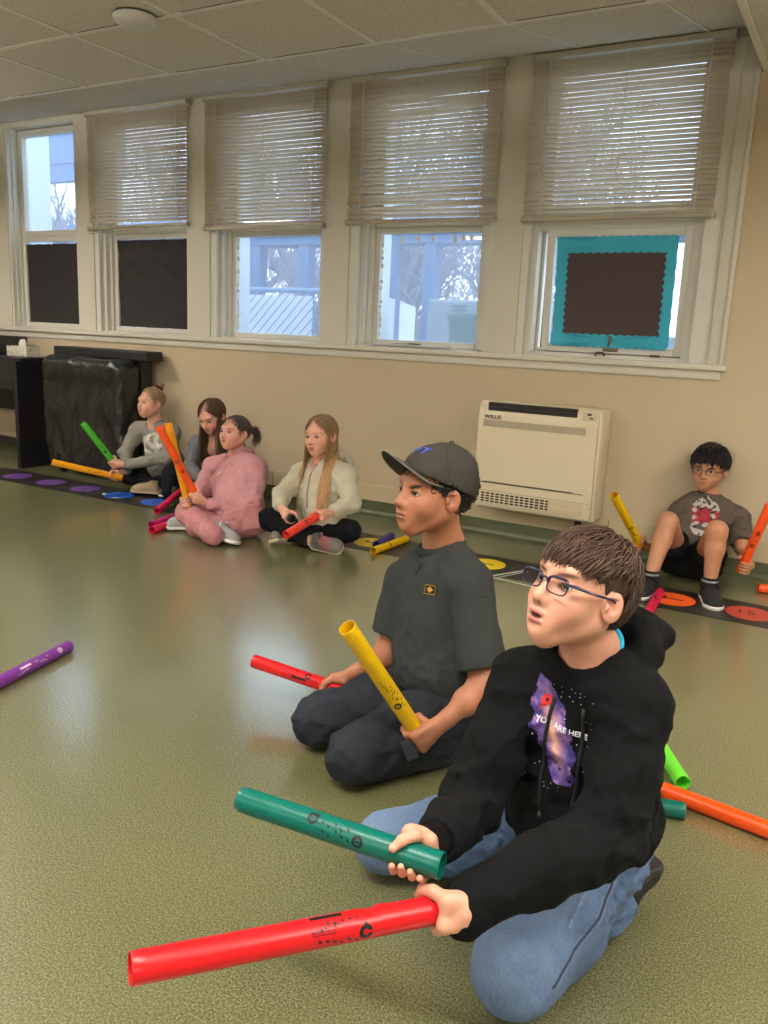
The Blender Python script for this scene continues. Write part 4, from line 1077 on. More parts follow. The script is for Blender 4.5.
SKM = {}
def skin_mat(key='skin'):
    if key not in SKM: SKM[key] = attr_mat('human_skin', .52, .12, 420, .0006, .05, 55, sss=.12); SKM[key].node_tree.nodes['Principled BSDF'].inputs['Subsurface Radius'].default_value = (1.0, .35, .2); SKM[key].node_tree.nodes['Principled BSDF'].inputs['Subsurface Scale'].default_value = .006
    return SKM[key]
EYE_M = [flat_mat('eye_white', (186, 174, 164), .2), flat_mat('iris_brown', (62, 38, 24), .15), flat_mat('pupil_black', (8, 7, 7), .1)]
EYE_B = [EYE_M[0], flat_mat('iris_blue', (86, 104, 116), .15), EYE_M[2]]
def eyes(h, gaze, parent, mats=None, r=.0128):
    mats = mats or EYE_M
    for s in (-1, 1):
        c = h.p(s*.031, .0655, .003); g = nrm(gaze); R = r*h.s; mb = MB(); prof = []
        angs = [0, 8, 12, 20, 27, 30, 50, 70, 90, 120, 150, 180]
        pr = [(R*math.sin(math.radians(a)), R*math.cos(math.radians(a))) for a in angs]
        k = len(mb.f); mb.lathe(pr, 24, c, g)
        for i in range(len(angs)-1):
            mi = 2 if angs[i] < 12 else (1 if angs[i] < 27 else 0)
            for j in range(24): mb.mi[i*24+j] = mi
        o = mb.build('eye', mats, parent, smooth=True)
HAIRM = {}
def hair_mat(c, rough=.42):
    if c in HAIRM: return HAIRM[c]
    m, nt, b = new_mat('hair_%d' % len(HAIRM)); L = nt.links.new
    a = N(nt, 'ShaderNodeAttribute', attribute_name='Col'); L(a.outputs['Color'], b.inputs['Base Color'])
    setp(b, rough=rough, spec=.35); HAIRM[c] = m; return m
def ellip_project(p, C, Rr):
    q = (p-C)/Rr; return C+q/np.linalg.norm(q, axis=1)[:, None]*Rr
def strand_mesh(paths, w, name, color, parent, var=.25, thick=.45, tip=.15, tipcol=None):
    """paths: (n, k, 3) world points -> flattened diamond section locks"""
    n, k, _ = paths.shape
    T = np.gradient(paths, axis=1); T /= np.linalg.norm(T, axis=2)[:, :, None]+1e-9
    cen = paths.mean((0, 1)); out = paths-cen; S = np.cross(T, out); S /= np.linalg.norm(S, axis=2)[:, :, None]+1e-9
    U = np.cross(S, T)
    t = np.linspace(0, 1, k); prof = np.clip(np.minimum(.55+t*2, 1), 0, 1)*(1-(1-tip)*np.clip((t-.55)/.45, 0, 1)**1.3)
    ww = (np.asarray(w) if not np.isscalar(w) else np.full(n, w))[:, None, None]*prof[None, :, None]
    Vt = np.stack([paths+S*ww, paths+U*ww*thick, paths-S*ww, paths-U*ww*thick], 2).reshape(-1, 3)
    i = np.arange(n)[:, None, None]*k*4; j = np.arange(k-1)[None, :, None]*4; q = np.arange(4)[None, None, :]
    a = i+j+q; b = i+j+(q+1) % 4; F = np.stack([a, b, b+4, a+4], -1).reshape(-1, 4)
    me = bpy.data.meshes.new(name); Mi = np.array(wpos(parent).inverted()); Wv = Vt@Mi[:3, :3].T+Mi[:3, 3]
    me.vertices.add(len(Vt)); me.loops.add(len(F)*4); me.polygons.add(len(F))
    me.vertices.foreach_set('co', Wv.astype(np.float32).ravel()); me.loops.foreach_set('vertex_index', F.ravel().astype(np.int32))
    me.polygons.foreach_set('loop_start', np.arange(0, len(F)*4, 4, dtype=np.int32)); me.update(); me.validate()
    me.polygons.foreach_set('use_smooth', [True]*len(F))
    ca = me.color_attributes.new('Col', 'FLOAT_COLOR', 'POINT'); c0 = np.array(lin(color)); c1 = np.array(lin(tipcol or color))
    rv = (1+var*RNG.uniform(-1, 1, n))[:, None, None]
    cc = (c0*(1-t[:, None])+c1*t[:, None])[None]*rv; cc = np.repeat(cc[:, :, None, :], 4, 2).reshape(-1, 3)
    ca.data.foreach_set('color', np.concatenate([np.clip(cc, 0, 1), np.ones((len(cc), 1))], 1).astype(np.float32).ravel())
    return me
def grow_strands(h, n, accept, flow, length, lift, k=9, C=(0, -.012, .032), R=(.0765, .095, .085), drop=None, collide=None, jit=.25, seed=0, fwdb=0.0):
    """strands combed over the scalp in head coordinates; beyond 'drop' they hang"""
    g = np.random.default_rng(seed); C = np.array(C); R = np.array(R); pts = []
    while len(pts) < n:
        v = g.normal(size=(n*2, 3)); v /= np.linalg.norm(v, axis=1)[:, None]; p = C+v*R
        pts += list(p[accept(p)])
    p = np.array(pts[:n]); L = length(p)*(1+g.uniform(-.2, .2, n)) if callable(length) else length*(1+g.uniform(-.25, .25, n))
    st = (L/(k-1))[:, None]; out = [p*1.0]; hang = np.zeros(n, bool); jt = g.normal(size=(n, 3))*jit
    lf = lift*(1+g.uniform(-.6, .6, n)); q = p.copy()
    down = h.B@V(0, 0, -1)
    for i in range(1, k):
        t = i/(k-1); f = flow(q)+jt; nn = (q-C)/R**2; nn /= np.linalg.norm(nn, axis=1)[:, None]
        f = f-nn*(f*nn).sum(1)[:, None]; f /= np.linalg.norm(f, axis=1)[:, None]+1e-9
        if drop is not None:
            hang |= q[:, 2] < drop(q)
            dvec = down+jt*.12+np.where(p[:, 1:2] > -.02, 1, -.3)*fwdb*np.array([[0, 1., 0]])*(1-t); f = np.where(hang[:, None], dvec/np.linalg.norm(dvec, axis=1)[:, None], f)
        q = q+f*st
        on = ellip_project(q, C, R)
        q = np.where(hang[:, None], q, on)
        if drop is not None:                      # keep hanging hair outside the skull
            ins = (((q-C)/R)**2).sum(1) < 1; q = np.where((ins & hang)[:, None], on, q)
        if collide is not None and i > 2:
            Wp = h.H+h.s*((q*h.sv)@h.B)
            for _ in range(2):
                d = collide(Wp); m = d < .006
                if m.any():
                    e = .004; gr_ = np.stack([collide(Wp+np.eye(3)[a]*e)-d for a in range(3)], 1); gr_ /= np.linalg.norm(gr_, axis=1)[:, None]+1e-9
                    Wp = np.where(m[:, None], Wp+gr_*(.006-d)[:, None], Wp)
            q = ((Wp-h.H)@h.B.T)/h.s/h.sv
        nn = (q-C)/R**2; nn /= np.linalg.norm(nn, axis=1)[:, None]
        out.append(q+nn*(lf*math.sin(PI*min(1, t*.8+.1)))[:, None]*np.where(hang, .4, 1)[:, None])
    P = np.stack(out, 1)
    return h.H+h.s*((P*h.sv)@h.B)
def hand_grip(Cc, u, n, side, s=1.0, R=TR, curl=1.0, thumb_along=0.0, spread=1.0, wr=None, thumb=None):
    """hand closed round a tube. Cc on the axis, u axis towards the index finger, n from the axis to the palm. returns ops, wrist"""
    Cc = np.asarray(Cc, float); u = nrm(u); n = nrm(n-u*(n@u)); t = np.cross(u, n)*(1 if side == 'R' else -1)
    def P(th, r, o): th = math.radians(th); return Cc+u*o+r*(n*math.cos(th)+t*math.sin(th))
    rf = .0073*s; ops = []; off = [.0265, .0090, -.0085, -.0250]; ln = [1.0, 1.08, 1.02, .86]; rk = R+rf*.95
    wrist = Cc+n*(R+.014*s)-t*.058*s-u*.002
    if wr is not None: wrist = np.asarray(wr, float)
    for o_, l in zip(off, ln):
        o_ = o_*s*spread; a = [38, 38+50*l*curl, 38+98*l*curl, 38+134*l*curl]
        pts = [P(a[0], R+.0115*s, o_), P(a[1], rk+.001, o_), P(a[2], rk, o_*.97), P(a[3], rk, o_*.94)]
        rr_ = [rf*1.12, rf*1.05, rf*.95, rf*.80]
        for c in chain(pts, rr_): ops.append(('+', c, .0035*s))
        ops.append(('+', RC(wrist*.9+pts[0]*.1, pts[0], .0135*s, .0098*s), .011*s))
        ops.append(('+', RC(P(-18, R+.013*s, o_*.72), pts[0], .0125*s, .0098*s), .010*s))
    ops.append(('+', RC(wrist, P(12, R+.0125*s, -.004*s), .0185*s, .0150*s), .012*s))
    tb = P(-22, R+.013*s, .018*s); ops.append(('+', RC(wrist, tb, .014*s, .0135*s), .012*s))
    if thumb_along > 0: tp = [tb, P(-62, R+.010*s, .036*s), P(-88, R+.009*s, .050*s+.008*thumb_along), P(-104, R+.008*s, .062*s+.012*thumb_along)]
    else: tp = [tb, P(-62, R+.0105*s, .034*s), P(-100, R+.0092*s, .040*s), P(-134, R+.0085*s, .041*s)]
    if thumb is not None: tp = [P(a_, R+r_*s, o_*s) for a_, r_, o_ in thumb]
    for c in chain(tp, [.0125*s, .0098*s, .0088*s, .0076*s]): ops.append(('+', c, .006*s))
    nails = [(EL(tp[3]+nrm(tp[3]-Cc-u*((tp[3]-Cc)@u))*.006*s, np.array((.005, .005, .004))*s), (226, 178, 160), .002, .6)]
    return ops, wrist, nails
def arm_ops(wrist, elbow, s=1.0, r0=.0195, r1=.033): return [('+', RC(wrist, lerp(wrist, elbow, .5), r0*s*.98, r1*.92*s), .014*s), ('+', RC(lerp(wrist, elbow, .5), elbow, r1*.92*s, r1*s), .014*s)]
def torso_frame(P, Nk, sR, sL):
    up = nrm(Nk-P); rt = sR-sL; rt = nrm(rt-up*(rt@up)); return np.array([rt, np.cross(up, rt), up])
def torso_ops(J, s=1.0, pad=.0, hem=0.0, belly=0.0, ts=1.0):
    P, Nk = J['pelvis'], J['neck']; B = torso_frame(P, Nk, J['shR'], J['shL']); q = lambda a, b, c: P+(Nk-P)*c+B[0]*a*s+B[1]*b*s
    E = lambda c, r: EL(c, (np.array(r)+V(pad, pad, pad*.6)/s)*s, B); sw = np.linalg.norm(J['shR']-J['shL'])*.5/s
    if ts != 1: E = lambda c, r: EL(c, (np.array(r)*V(ts, ts, 1)+V(pad, pad, pad*.6)/s)*s, B)
    o = [('+', E(q(0, 0, .06), (.135, .102, .10)), .05), ('+', E(q(0, .012+belly*.5, .33), (.122+belly*.5, .092+belly, .12)), .07),
         ('+', E(q(0, .006, .64), (sw-.012, .092, .125)), .07)]
    for k in ('shR', 'shL'): o.append(('+', RC(J[k], lerp(J[k], Nk, .72)-B[2]*.012*s, (.047+pad)*s, (.046+pad)*s), .05))
    return o, B
def sleeve_ops(sh, el, wr, s=1.0, pad=.0, r=(.056, .047, .036)):
    return [('+', RC(sh, lerp(sh, el, .5), (r[0]+pad)*s, ((r[0]+r[1])/2+pad)*s), .04), ('+', RC(lerp(sh, el, .5), el, ((r[0]+r[1])/2+pad)*s, (r[1]+pad)*s), .02),
            ('+', RC(el, wr, (r[1]+pad)*s, (r[2]+pad)*s), .018)]
def collar(J, B, s, rx=.064, ry=.060, r=.010, tilt=18, fwd=.012, up=0.0, c=None):
    a = math.radians(tilt); M = np.array([B[0], B[1]*math.cos(a)-B[2]*math.sin(a), B[1]*math.sin(a)+B[2]*math.cos(a)])
    c = (J['neck']+B[1]*fwd*s+B[2]*up*s) if c is None else c
    return TO(c, rx*s, ry*s, r*s, M), M, c
def shoe(parent, heel, toe, up, s=1.0, upper=(40, 40, 42), sole=(220, 216, 206), lace=None, res=.0035, name='shoe', stripe=None):
    """sneaker: heel and toe are on the sole line"""
    heel = np.asarray(heel, float); toe = np.asarray(toe, float); y = nrm(toe-heel); u = nrm(np.asarray(up, float)-y*(np.asarray(up)@y)); x = np.cross(y, u); B = np.array([x, y, u]); L = np.linalg.norm(toe-heel)
    p = lambda a, b, c: heel+x*a*s+y*b*L+u*c*s
    fp = [('+', RC(p(0, .14, .022), p(.002, .42, .022), .030*s, .031*s), .01), ('+', RC(p(.002, .42, .022), p(.004, .72, .02), .031*s, .038*s), .01), ('+', EL(p(.002, .80, .02), (.038*s, .2*L, .030*s), B), .012)]
    upo = fp+[('+', RC(p(0, .20, .035), p(0, .19, .072), .031*s, .029*s), .015), ('+', RC(p(0, .30, .052), p(0, .62, .034), .027*s, .029*s), .02),
              ('-', RC(p(0, .19, .082), p(0, .17, .12), .022*s, .026*s), .006), ('*', PL(p(0, 0, .010), -u), .003)]
    ca = empty(name, heel); ca.parent = parent; ca.location = wpos(parent).inverted() @ Vector(heel)
    upm = attr_mat('shoe_fabric', .75, .3, 500, .0008, .1, 40) if 'shoe' not in SKM else SKM['shoe']; SKM['shoe'] = upm
    spots = []
    if stripe: spots.append((AND(PL(p(0, .35, 0), -y), PL(p(0, .62, 0), y)), stripe, .004))
    fmesh([dict(ops=upo, res=res)], 'upper', upm, ca, painter(upper, spots))
    so = [('+', RC(p(0, .13, .012), p(.002, .42, .012), .033*s, .033*s), .01), ('+', RC(p(.002, .42, .012), p(.004, .72, .012), .033*s, .041*s), .01), ('+', EL(p(.002, .81, .014), (.0405*s, .215*L, .03*s), B), .012),
          ('*', PL(p(0, 0, .0), -u), .004), ('*', PL(p(0, 0, .019), u), .003)]
    fmesh([dict(ops=so, res=res)], 'sole', SKM.setdefault('sole', attr_mat('shoe_rubber', .6)), ca, painter(sole, []))
    if lace:
        mb = MB()
        for i in range(5):
            t = .34+i*.065; z = .080-i*.0085; mb.tube([p(-.019, t, z-.014), p(-.008, t+.01, z), p(.008, t-.01, z), p(.019, t, z-.014)], .0028*s, 6)
        mb.tube([p(0, .34, .082), p(.02, .30, .095), p(.034, .33, .07)], .0022*s, 6); mb.tube([p(0, .34, .082), p(-.02, .30, .095), p(-.034, .34, .07)], .0022*s, 6)
        mb.build('laces', flat_mat('lace_%s' % str(lace[0]), lace, .8), ca, smooth=True)
    return ca
FAB = {}
def fabric(key, rough=.88, bump=.35, bscale=700, bdist=.0008, var=.06, vscale=30, spec=.25, **kw):
    if key not in FAB: FAB[key] = attr_mat('cloth_'+key, rough, bump, bscale, bdist, var, vscale, spec=spec, **kw)
    return FAB[key]
def decal(parent, name, pts2, faces, origin, ex, ey, prims, mat, lift=.0012, normal=None, res=None):
    """lay a flat outline (x, y in metres) on the cloth: each point is moved along the view normal onto the garment field"""
    ex = nrm(ex); nn = nrm(np.cross(ex, ey)) if normal is None else nrm(normal); ey = nrm(ey)
    Pw = np.array([origin+ex*a+ey*b for a, b in pts2])+nn*.06
    for _ in range(40):
        d = prims(Pw)-lift; Pw = Pw-nn*np.clip(d, -.01, .01)[:, None]*.8
    me = mesh_from(Pw, faces)
    return link(name, me, mat, parent, smooth=True)
def field_of(ops, disp=None):
    def f(P):
        v = np.full(len(P), 9.0)
        for op, p, k in ops:
            q = p.d(P); v = smin(v, q, k) if op == '+' else (smax(v, -q, k) if op == '-' else smax(v, q, k))
        return v+(disp(P) if disp else 0)
    return f
def grid_shape(w, h, nx, ny, fn):
    """a w x h grid kept where fn(x, y) is true"""
    pts = [((i/nx-.5)*w, (j/ny-.5)*h) for j in range(ny+1) for i in range(nx+1)]
    fs = [(j*(nx+1)+i, j*(nx+1)+i+1, (j+1)*(nx+1)+i+1, (j+1)*(nx+1)+i) for j in range(ny) for i in range(nx) if fn(((i+.5)/nx-.5)*w, ((j+.5)/ny-.5)*h)]
    return pts, fs
# ================================================================== the boy in the black hoodie
def boy_hoodie():
    root = empty('person', onz(560, 940, 0), 'person with brown hair, blue glasses and black hoodie, kneeling in jeans with two tubes', 'person')
    skin = (206, 150, 124)
    h = HF(D(581, 592, 1.42), dirw(57, 19), .975, roll=0, sv=(.95, .98, 1.08))
    J = dict(neck=D(590, 650, 1.475), shR=D(522, 684, 1.545), shL=D(634, 706, 1.42), pelvis=V(-.365, 1.49, .20),
             elR=D(470, 805, 1.46), elL=D(612, 828, 1.35))
    # tubes and hands
    ta, tb_ = D(241, 799, 1.36), D(442, 866, 1.22)
    ra, rb = D(130, 969, 1.035), D(444, 908, 1.225)
    tub1 = tube_obj(tb_, ta, 'teal', 'long teal tube held out in the right hand of the boy in black', marks=[('badge', .60, .35), ('notes', .50, .3), ('notes', .46, -.35), ('badge', .37, -.3)])
    tub2 = tube_obj(rb, ra, 'red', 'long red tube pointing at the viewer, held by the boy in black', marks=[('solid', .30, -.55), ('notes', .36, .15), ('logo', .43, .35), ('text', .44, -.25), ('block', .42, 1.0), ('notes', .39, -.75)], dent=.26)
    u1 = nrm(ta-tb_); u2 = nrm(ra-rb)
    c1 = tb_+u1*.047; hR, wR, nR = hand_grip(c1, u1, CF*.80+CR*.45+CU*.35, 'R', .90, wr=D(440, 837, 1.285), thumb=[(-25, .015, -.004), (-62, .011, .002), (-98, .010, .016), (-128, .0095, .026)])
    c2 = rb-u2*.010; hL, wL, nL = hand_grip(c2, u2, -CF*.92+CU*.30, 'L', .95, curl=1.0, wr=D(474, 903, 1.238))
    cuffR = lerp(wR, J['elR'], .04); cuffL = lerp(wL, J['elL'], -.07)
    torso_skin = [('+', RC(J['pelvis'], lerp(J['pelvis'], J['neck'], .8), .07, .06), .02)]
    sp = face_spots(h, skin, (62, 40, 30), mouth=.6, frown=.35, lip=(176, 92, 84))+nR+nL
    sp.append((h.E((-.052, .072, -.012), (.010, .012, .003)), (196, 120, 104), .004, .5))
    for k_ in ((-.030, .055, -.10), (-.055, .02, -.075)): sp.append((h.E(k_, (.0016, .003, .0016)), (120, 74, 56), .001, .7))
    fmesh([dict(ops=head_ops(h, mouth=.6)+neck_ops(h, J['neck'], .045), res=.0018, sm=1), dict(ops=hR+arm_ops(wR, J['elR']), res=.0019), dict(ops=hL+arm_ops(wL, J['elL']), res=.0019), dict(ops=torso_skin, res=.012)],
          'body', skin_mat(), root, painter(skin, sp))
    eyes(h, nrm(h.B[1]+V(0, 0, .22)), root)
    # ---- hair: short, brushed forward, ears free
    hc = (62, 45, 36)
    base = [('+', h.E((0, -.016, .026), (.0755, .092, .0755)), 0), ('+', h.E((0, .020, .055), (.056, .055, .030)), .03), ('+', h.E((0, -.070, .0), (.056, .036, .055)), .03),
            ('-', h.E((0, .110, -.018), (.095, .062, .070)), .012)]
    for s in (-1, 1): base.append(('-', h.E((s*.085, .004, -.028), (.030, .030, .042)), .01)); base.append(('-', h.E((s*.07, .055, -.02), (.04, .035, .05)), .01))
    base.append(('*', PL(h.p(0, -.06, -.052), -h.B[2]-h.B[1]*.25), .01))
    hd = lambda P: .0016*np.sin(h.loc(P)[:, 0]*520+6*np.sin(h.loc(P)[:, 1]*40))
    hr = fmesh([dict(ops=base, res=.0025, disp=hd)], 'hair', hair_mat(hc), root, painter(hc, []))
    def acc(p):
        az = np.abs(p[:, 0]); z = p[:, 2]; y = p[:, 1]
        return ((z > .050+np.clip(y, 0, 1)*.22) & (y > .02)) | ((y <= .02) & (y > -.035) & (z > .052)) | ((y <= -.035) & (z > -.045))
    def flow(p):
        crown = np.array([-.01, -.055, .115]); d = p-crown; d = d/np.linalg.norm(d, axis=1)[:, None]
        sw = np.stack([d[:, 1], -d[:, 0], np.zeros(len(d))], 1)*.35
        return d+sw+np.where(p[:, 1:2] > .0, np.array([[-.15, .35, -.15]]), np.array([[0, 0, -.35]]))
    P = grow_strands(h, 4200, acc, flow, lambda p: np.where(p[:, 1] > .01, .050, np.where(p[:, 2] < .075, .020, .034)), .0075, k=8, C=(0, -.012, .024), R=(.0775, .097, .079), jit=.16, seed=2)
    me = strand_mesh(P, RNG.uniform(.0008, .0016, len(P)), 'hair_locks', hc, hr, var=.35, tipcol=(84, 60, 44)); link('hair_locks', me, hair_mat(hc), hr, world=False)
    # fringe over the forehead
    g = np.random.default_rng(4); m = 420; paths = []
    for i in range(m):
        x = g.uniform(-.062, .060); z0 = .094-.35*abs(x)**1.35-g.uniform(0, .02); y0 = .040-g.uniform(0, .03)
        ln = g.uniform(.6, .92); x1 = x-.012+g.normal()*.004; pt = []
        for t in np.linspace(0, 1, 9):
            X = x+(x1-x)*t*t; a = t*ln
            yy = y0+.052*math.sin(a*1.45)+.004; zz = z0-.062*a*a-.004*a
            ey = math.sqrt(max(.02, 1-(X/.084)**2)); yy = -.02+(yy+.02)*ey+.004
            pt.append((X, yy, zz))
        paths.append([h.p(*q) for q in pt])
    me = strand_mesh(np.array(paths), g.uniform(.0009, .0018, m), 'fringe', hc, hr, var=.35, tipcol=(80, 56, 42)); link('fringe', me, hair_mat(hc), hr, world=False)
    # ---- glasses
    gl = empty('glasses', h.p(0, .1, 0)); gl.parent = root; gl.location = wpos(root).inverted() @ Vector(h.p(0, .1, 0))
    fm = flat_mat('navy_frame', (26, 26, 58), .25); f = MB()
    def lens_ring(s, w=.0235, hh=.0130):
        out = []
        for a in np.linspace(0, 2*PI, 29)[:-1]:
            ca, sa = math.cos(a), math.sin(a); X = w*np.sign(ca)*abs(ca)**.55; Z = hh*np.sign(sa)*abs(sa)**.6
            out.append(h.p(s*.0315+X, .0975-.10*(s*.0315+X)**2*8*.5, .0005+Z))
        return out
    for s in (-1, 1):
        r_ = lens_ring(s); f.tube(r_+[r_[0]], .0013, 6, cap=False)
        top = [q for q in r_[:15]]; f.tube(top, .0026, 6)
    f.tube([h.p(-.009, .0975, .006), h.p(0, .1005, .008), h.p(.009, .0975, .006)], .0018, 6)
    f.build('front_frame', fm, gl, smooth=True)
    for s in (-1, 1):
        t = MB(); t.tube([h.p(s*.0545, .093, .008), h.p(s*.062, .088, .008), h.p(s*.072, .05, .006), h.p(s*.078, .005, .006), h.p(s*.078, -.012, .0), h.p(s*.076, -.024, -.018)], [.0036, .0042, .0034, .0028, .0022, .0018], 8, flat=.6); t.build('temple', fm, gl, smooth=True)
    lm = bpy.data.materials.new('lens'); lm.use_nodes = True; nt = lm.node_tree; nt.nodes.clear()
    o = N(nt, 'ShaderNodeOutputMaterial'); a = N(nt, 'ShaderNodeBsdfTransparent'); b = N(nt, 'ShaderNodeBsdfGlossy', i_Roughness=.02); mx = N(nt, 'ShaderNodeMixShader', i_0=.10)
    a.inputs['Color'].default_value = (.96, .96, .98, 1); nt.links.new(a.outputs[0], mx.inputs[1]); nt.links.new(b.outputs[0], mx.inputs[2]); nt.links.new(mx.outputs[0], o.inputs['Surface']); SKM['lens'] = lm
    for s in (-1, 1):
        r_ = lens_ring(s); c = np.mean(r_, 0)+h.B[1]*.0008; mb = MB().add(r_+[c], [(i, (i+1) % 28, 28) for i in range(28)]); mb.build('lens', lm, gl, smooth=True)
    # ---- hoodie
    s = 1.0; tops, B = torso_ops(J, s, pad=.008, belly=.010)
    ops = list(tops)
    ops += sleeve_ops(J['shR'], J['elR'], cuffR, s, .006, (.050, .046, .034)); ops += sleeve_ops(J['shL'], J['elL'], cuffL, s, .006, (.052, .049, .036))
    # loose cloth: blousing over the lap, at the elbow and along the side
    P0 = J['pelvis']
    ops += [('+', EL(P0+B[1]*.07+B[2]*.06, (.125, .075, .07), B), .06), ('+', EL(P0-B[0]*.035-B[1]*.02+B[2]*.03, (.10, .11, .085), B), .05),
            ('+', RC(lerp(J['elL'], cuffL, .12)+V(0, 0, -.012), lerp(J['elL'], cuffL, .62)+V(0, 0, -.010), .048, .042), .03)]
    # hood lying round the neck and on the back
    nk = J['neck']; hood = []
    pts = [nk+B[0]*.030+B[1]*.072-B[2]*.034, nk+B[0]*.068+B[1]*.030-B[2]*.002, nk+B[0]*.082-B[1]*.030+B[2]*.014, nk+B[0]*.045-B[1]*.092+B[2]*.010, nk-B[0]*.0-B[1]*.120+B[2]*.002, nk-B[0]*.055-B[1]*.100+B[2]*.000, nk-B[0]*.090-B[1]*.040+B[2]*.002, nk-B[0]*.070+B[1]*.026-B[2]*.004, nk-B[0]*.030+B[1]*.072-B[2]*.036]
    rr_ = [.014, .020, .026, .030, .032, .032, .028, .021, .014]
    hood = [('+', c, .012) for c in chain(pts, rr_)]+[('+', EL(nk-B[1]*.120-B[2]*.032, (.098, .048, .050), B), .03), ('+', EL(nk-B[1]*.155-B[0]*.03-B[2]*.030, (.075, .035, .034), B), .03)]
    inner = ('-', EL(nk-B[1]*.028+B[2]*.064, (.062, .094, .070), B), .012)
    ncut = ('-', RC(nk+B[2]*.01+B[1]*.008, h.p(0, -.02, -.05), .052, .060), .008)
    cut = [ncut, inner]
    fo = folds(.011, .12, 2, (1, 1, 1.3)); fo2 = folds(.005, .055, 8, (1.2, 1, 1))
    def dsp(P):
        # deeper creases at the elbows and over the lap
        w = np.exp(-((P-J['elL'])**2).sum(1)/.012)+np.exp(-((P-J['elR'])**2).sum(1)/.010)+np.exp(-((P-(P0+B[1]*.06+B[2]*.07))**2).sum(1)/.02)*.9
        return fo(P)*(.5+.9*np.clip(w, 0, 1))+fo2(P)*(.25+.9*np.clip(w, 0, 1))
    cz = lerp(J['elL'], cuffL, 1.0)
    opsA = ops+hood+cut
    endL = ('*', PL(cuffL, nrm(cuffL-J['elL'])), .004)
    blk = fabric('black_fleece', .92, .3, 800, .0006, .15, 20, spec=.2)
    black = (9, 9, 10)
    seam = [(SH(PL(lerp(J['shL'], J['elL'], .30), nrm(J['elL']-J['shL'])), .0006), (8, 8, 9), .001, .8)]
    body_ops = opsA
    fmesh([dict(ops=body_ops, res=.0042, disp=dsp, sm=2)], 'hoodie', blk, root, painter(black, []))
    hoodie = [c for c in root.children if c.name.startswith('hoodie')][0]
    F = field_of(body_ops, dsp)
    for (el, cf, w) in ((J['elR'], cuffR, wR), (J['elL'], cuffL, wL)):
        d = nrm(w-el); a = cf-d*.012; b = cf+d*.030
        co = [('+', RC(a, b, .041, .034), 0), ('*', PL(b, d), .004), ('-', RC(cf-d*.01, b+d*.02, .024, .0285), .003)]
        lf = nrm(np.cross(d, V(0, 0, 1))); 
        def rib(P, d=d, lf=lf, c=cf): 
            q = P-c; y2 = np.cross(d, lf); return .0006*np.sin(np.arctan2(q@lf, q@y2)*40)
        fmesh([dict(ops=co, res=.002, disp=rib)], 'cuff', blk, hoodie, painter(black, []))
    # drawstrings, print, lettering
    ch = lerp(P0, nk, .64)+B[1]*.10
    def on(a, b, l=.002):
        p = (ch+B[0]*a+B[2]*b+B[1]*.08)[None]
        for _ in range(40): p = p-B[1]*np.clip(F(p)-l, -.01, .01)[:, None]*.8
        return p[0]
    dsm = flat_mat('drawstring_cord', (15, 15, 17), .8)
    for sgn, L_ in ((1, .215), (-1, .19)):
        pts = [on(sgn*.028+sgn*.006*math.sin(t*3), .082-t*L_+.004, .003) for t in np.linspace(0, 1, 14)]
        mb = MB().tube(pts, .0034, 8); mb.build('drawstring', dsm, hoodie, smooth=True)
        tipm = FAB.setdefault('aglet', flat_mat('cord_tip', (150, 146, 140), .3, metal=.7)); d = nrm(pts[-1]-pts[-2])
        MB().tube([pts[-1], pts[-1]+d*.012], .0026, 8).build('cord_tip', tipm, hoodie, smooth=True)
    gm, nt, b = new_mat('galaxy_print'); tc = N(nt, 'ShaderNodeTexCoord'); L = nt.links.new
    at = N(nt, 'ShaderNodeAttribute', attribute_name='Col'); n1 = N(nt, 'ShaderNodeTexNoise', i_Scale=45, i_Detail=6, i_Distortion=.6); L(tc.outputs['Object'], n1.inputs['Vector'])
    rp = N(nt, 'ShaderNodeValToRGB'); L(n1.outputs['Fac'], rp.inputs['Fac']); e = rp.color_ramp.elements
    e[0].position = .3; e[0].color = lin((36, 28, 84))+(1,); e[1].position = .7; e[1].color = lin((150, 108, 160))+(1,); x = e.new(.5); x.color = lin((72, 56, 132))+(1,)
    mx = N(nt, 'ShaderNodeMix', data_type='RGBA'); L(at.outputs['Alpha'], mx.inputs['Factor']); L(rp.outputs['Color'], mx.inputs['A']); L(at.outputs['Color'], mx.inputs['B']); L(mx.outputs['Result'], b.inputs['Base Color']); setp(b, rough=.7)
    ex = -B[0]; ey = B[2]; ori = ch+B[0]*.022+B[2]*.022
    # x grows towards the person's left (right in the picture)
    def blob(x, y):
        t = (y+.085)/.175                                  # 0 bottom .. 1 top; band leaning down to the right
        if t < 0 or t > 1: return False
        c = .030-.058*t; w = .034*math.sin(PI*min(1, .10+t*.84))**.6*(1+.12*math.sin(y*160)); return abs(x-c) < w
    pts, fs = grid_shape(.20, .20, 66, 66, blob)
    og = decal(hoodie, 'galaxy_print', pts, fs, ori, ex, ey, F, gm, .0008)
    ca = og.data.color_attributes.new('Col', 'FLOAT_COLOR', 'POINT'); cv_ = []
    for (x, y) in pts:
        t = (y+.085)/.175; c = .030-.058*t; w = math.exp(-((x-c)/.010)**2-((t-.5)/.27)**2); cv_ += list(lin((236, 176, 150)))+[w]
    ca.data.foreach_set('color', cv_)
    wm = flat_mat('print_white', (226, 226, 228), .7)
    st = MB(); g = np.random.default_rng(8); P2 = []; F2 = []
    for i in range(75):
        x, y = np.clip(g.normal()*.030, -.05, .05)+.016, np.clip(g.normal()*.055, -.1, .09); r = g.uniform(.0006, .0014)
        if blob(x, y): continue
        k = len(P2); P2 += [(x-r, y), (x, y-r), (x+r, y), (x, y+r)]; F2.append((k, k+1, k+2, k+3))
    decal(hoodie, 'star_print', P2, F2, ori, ex, ey, F, wm, .0012)
    vs, fs_ = text_mesh('YOU ARE HERE', .0138, .0004)
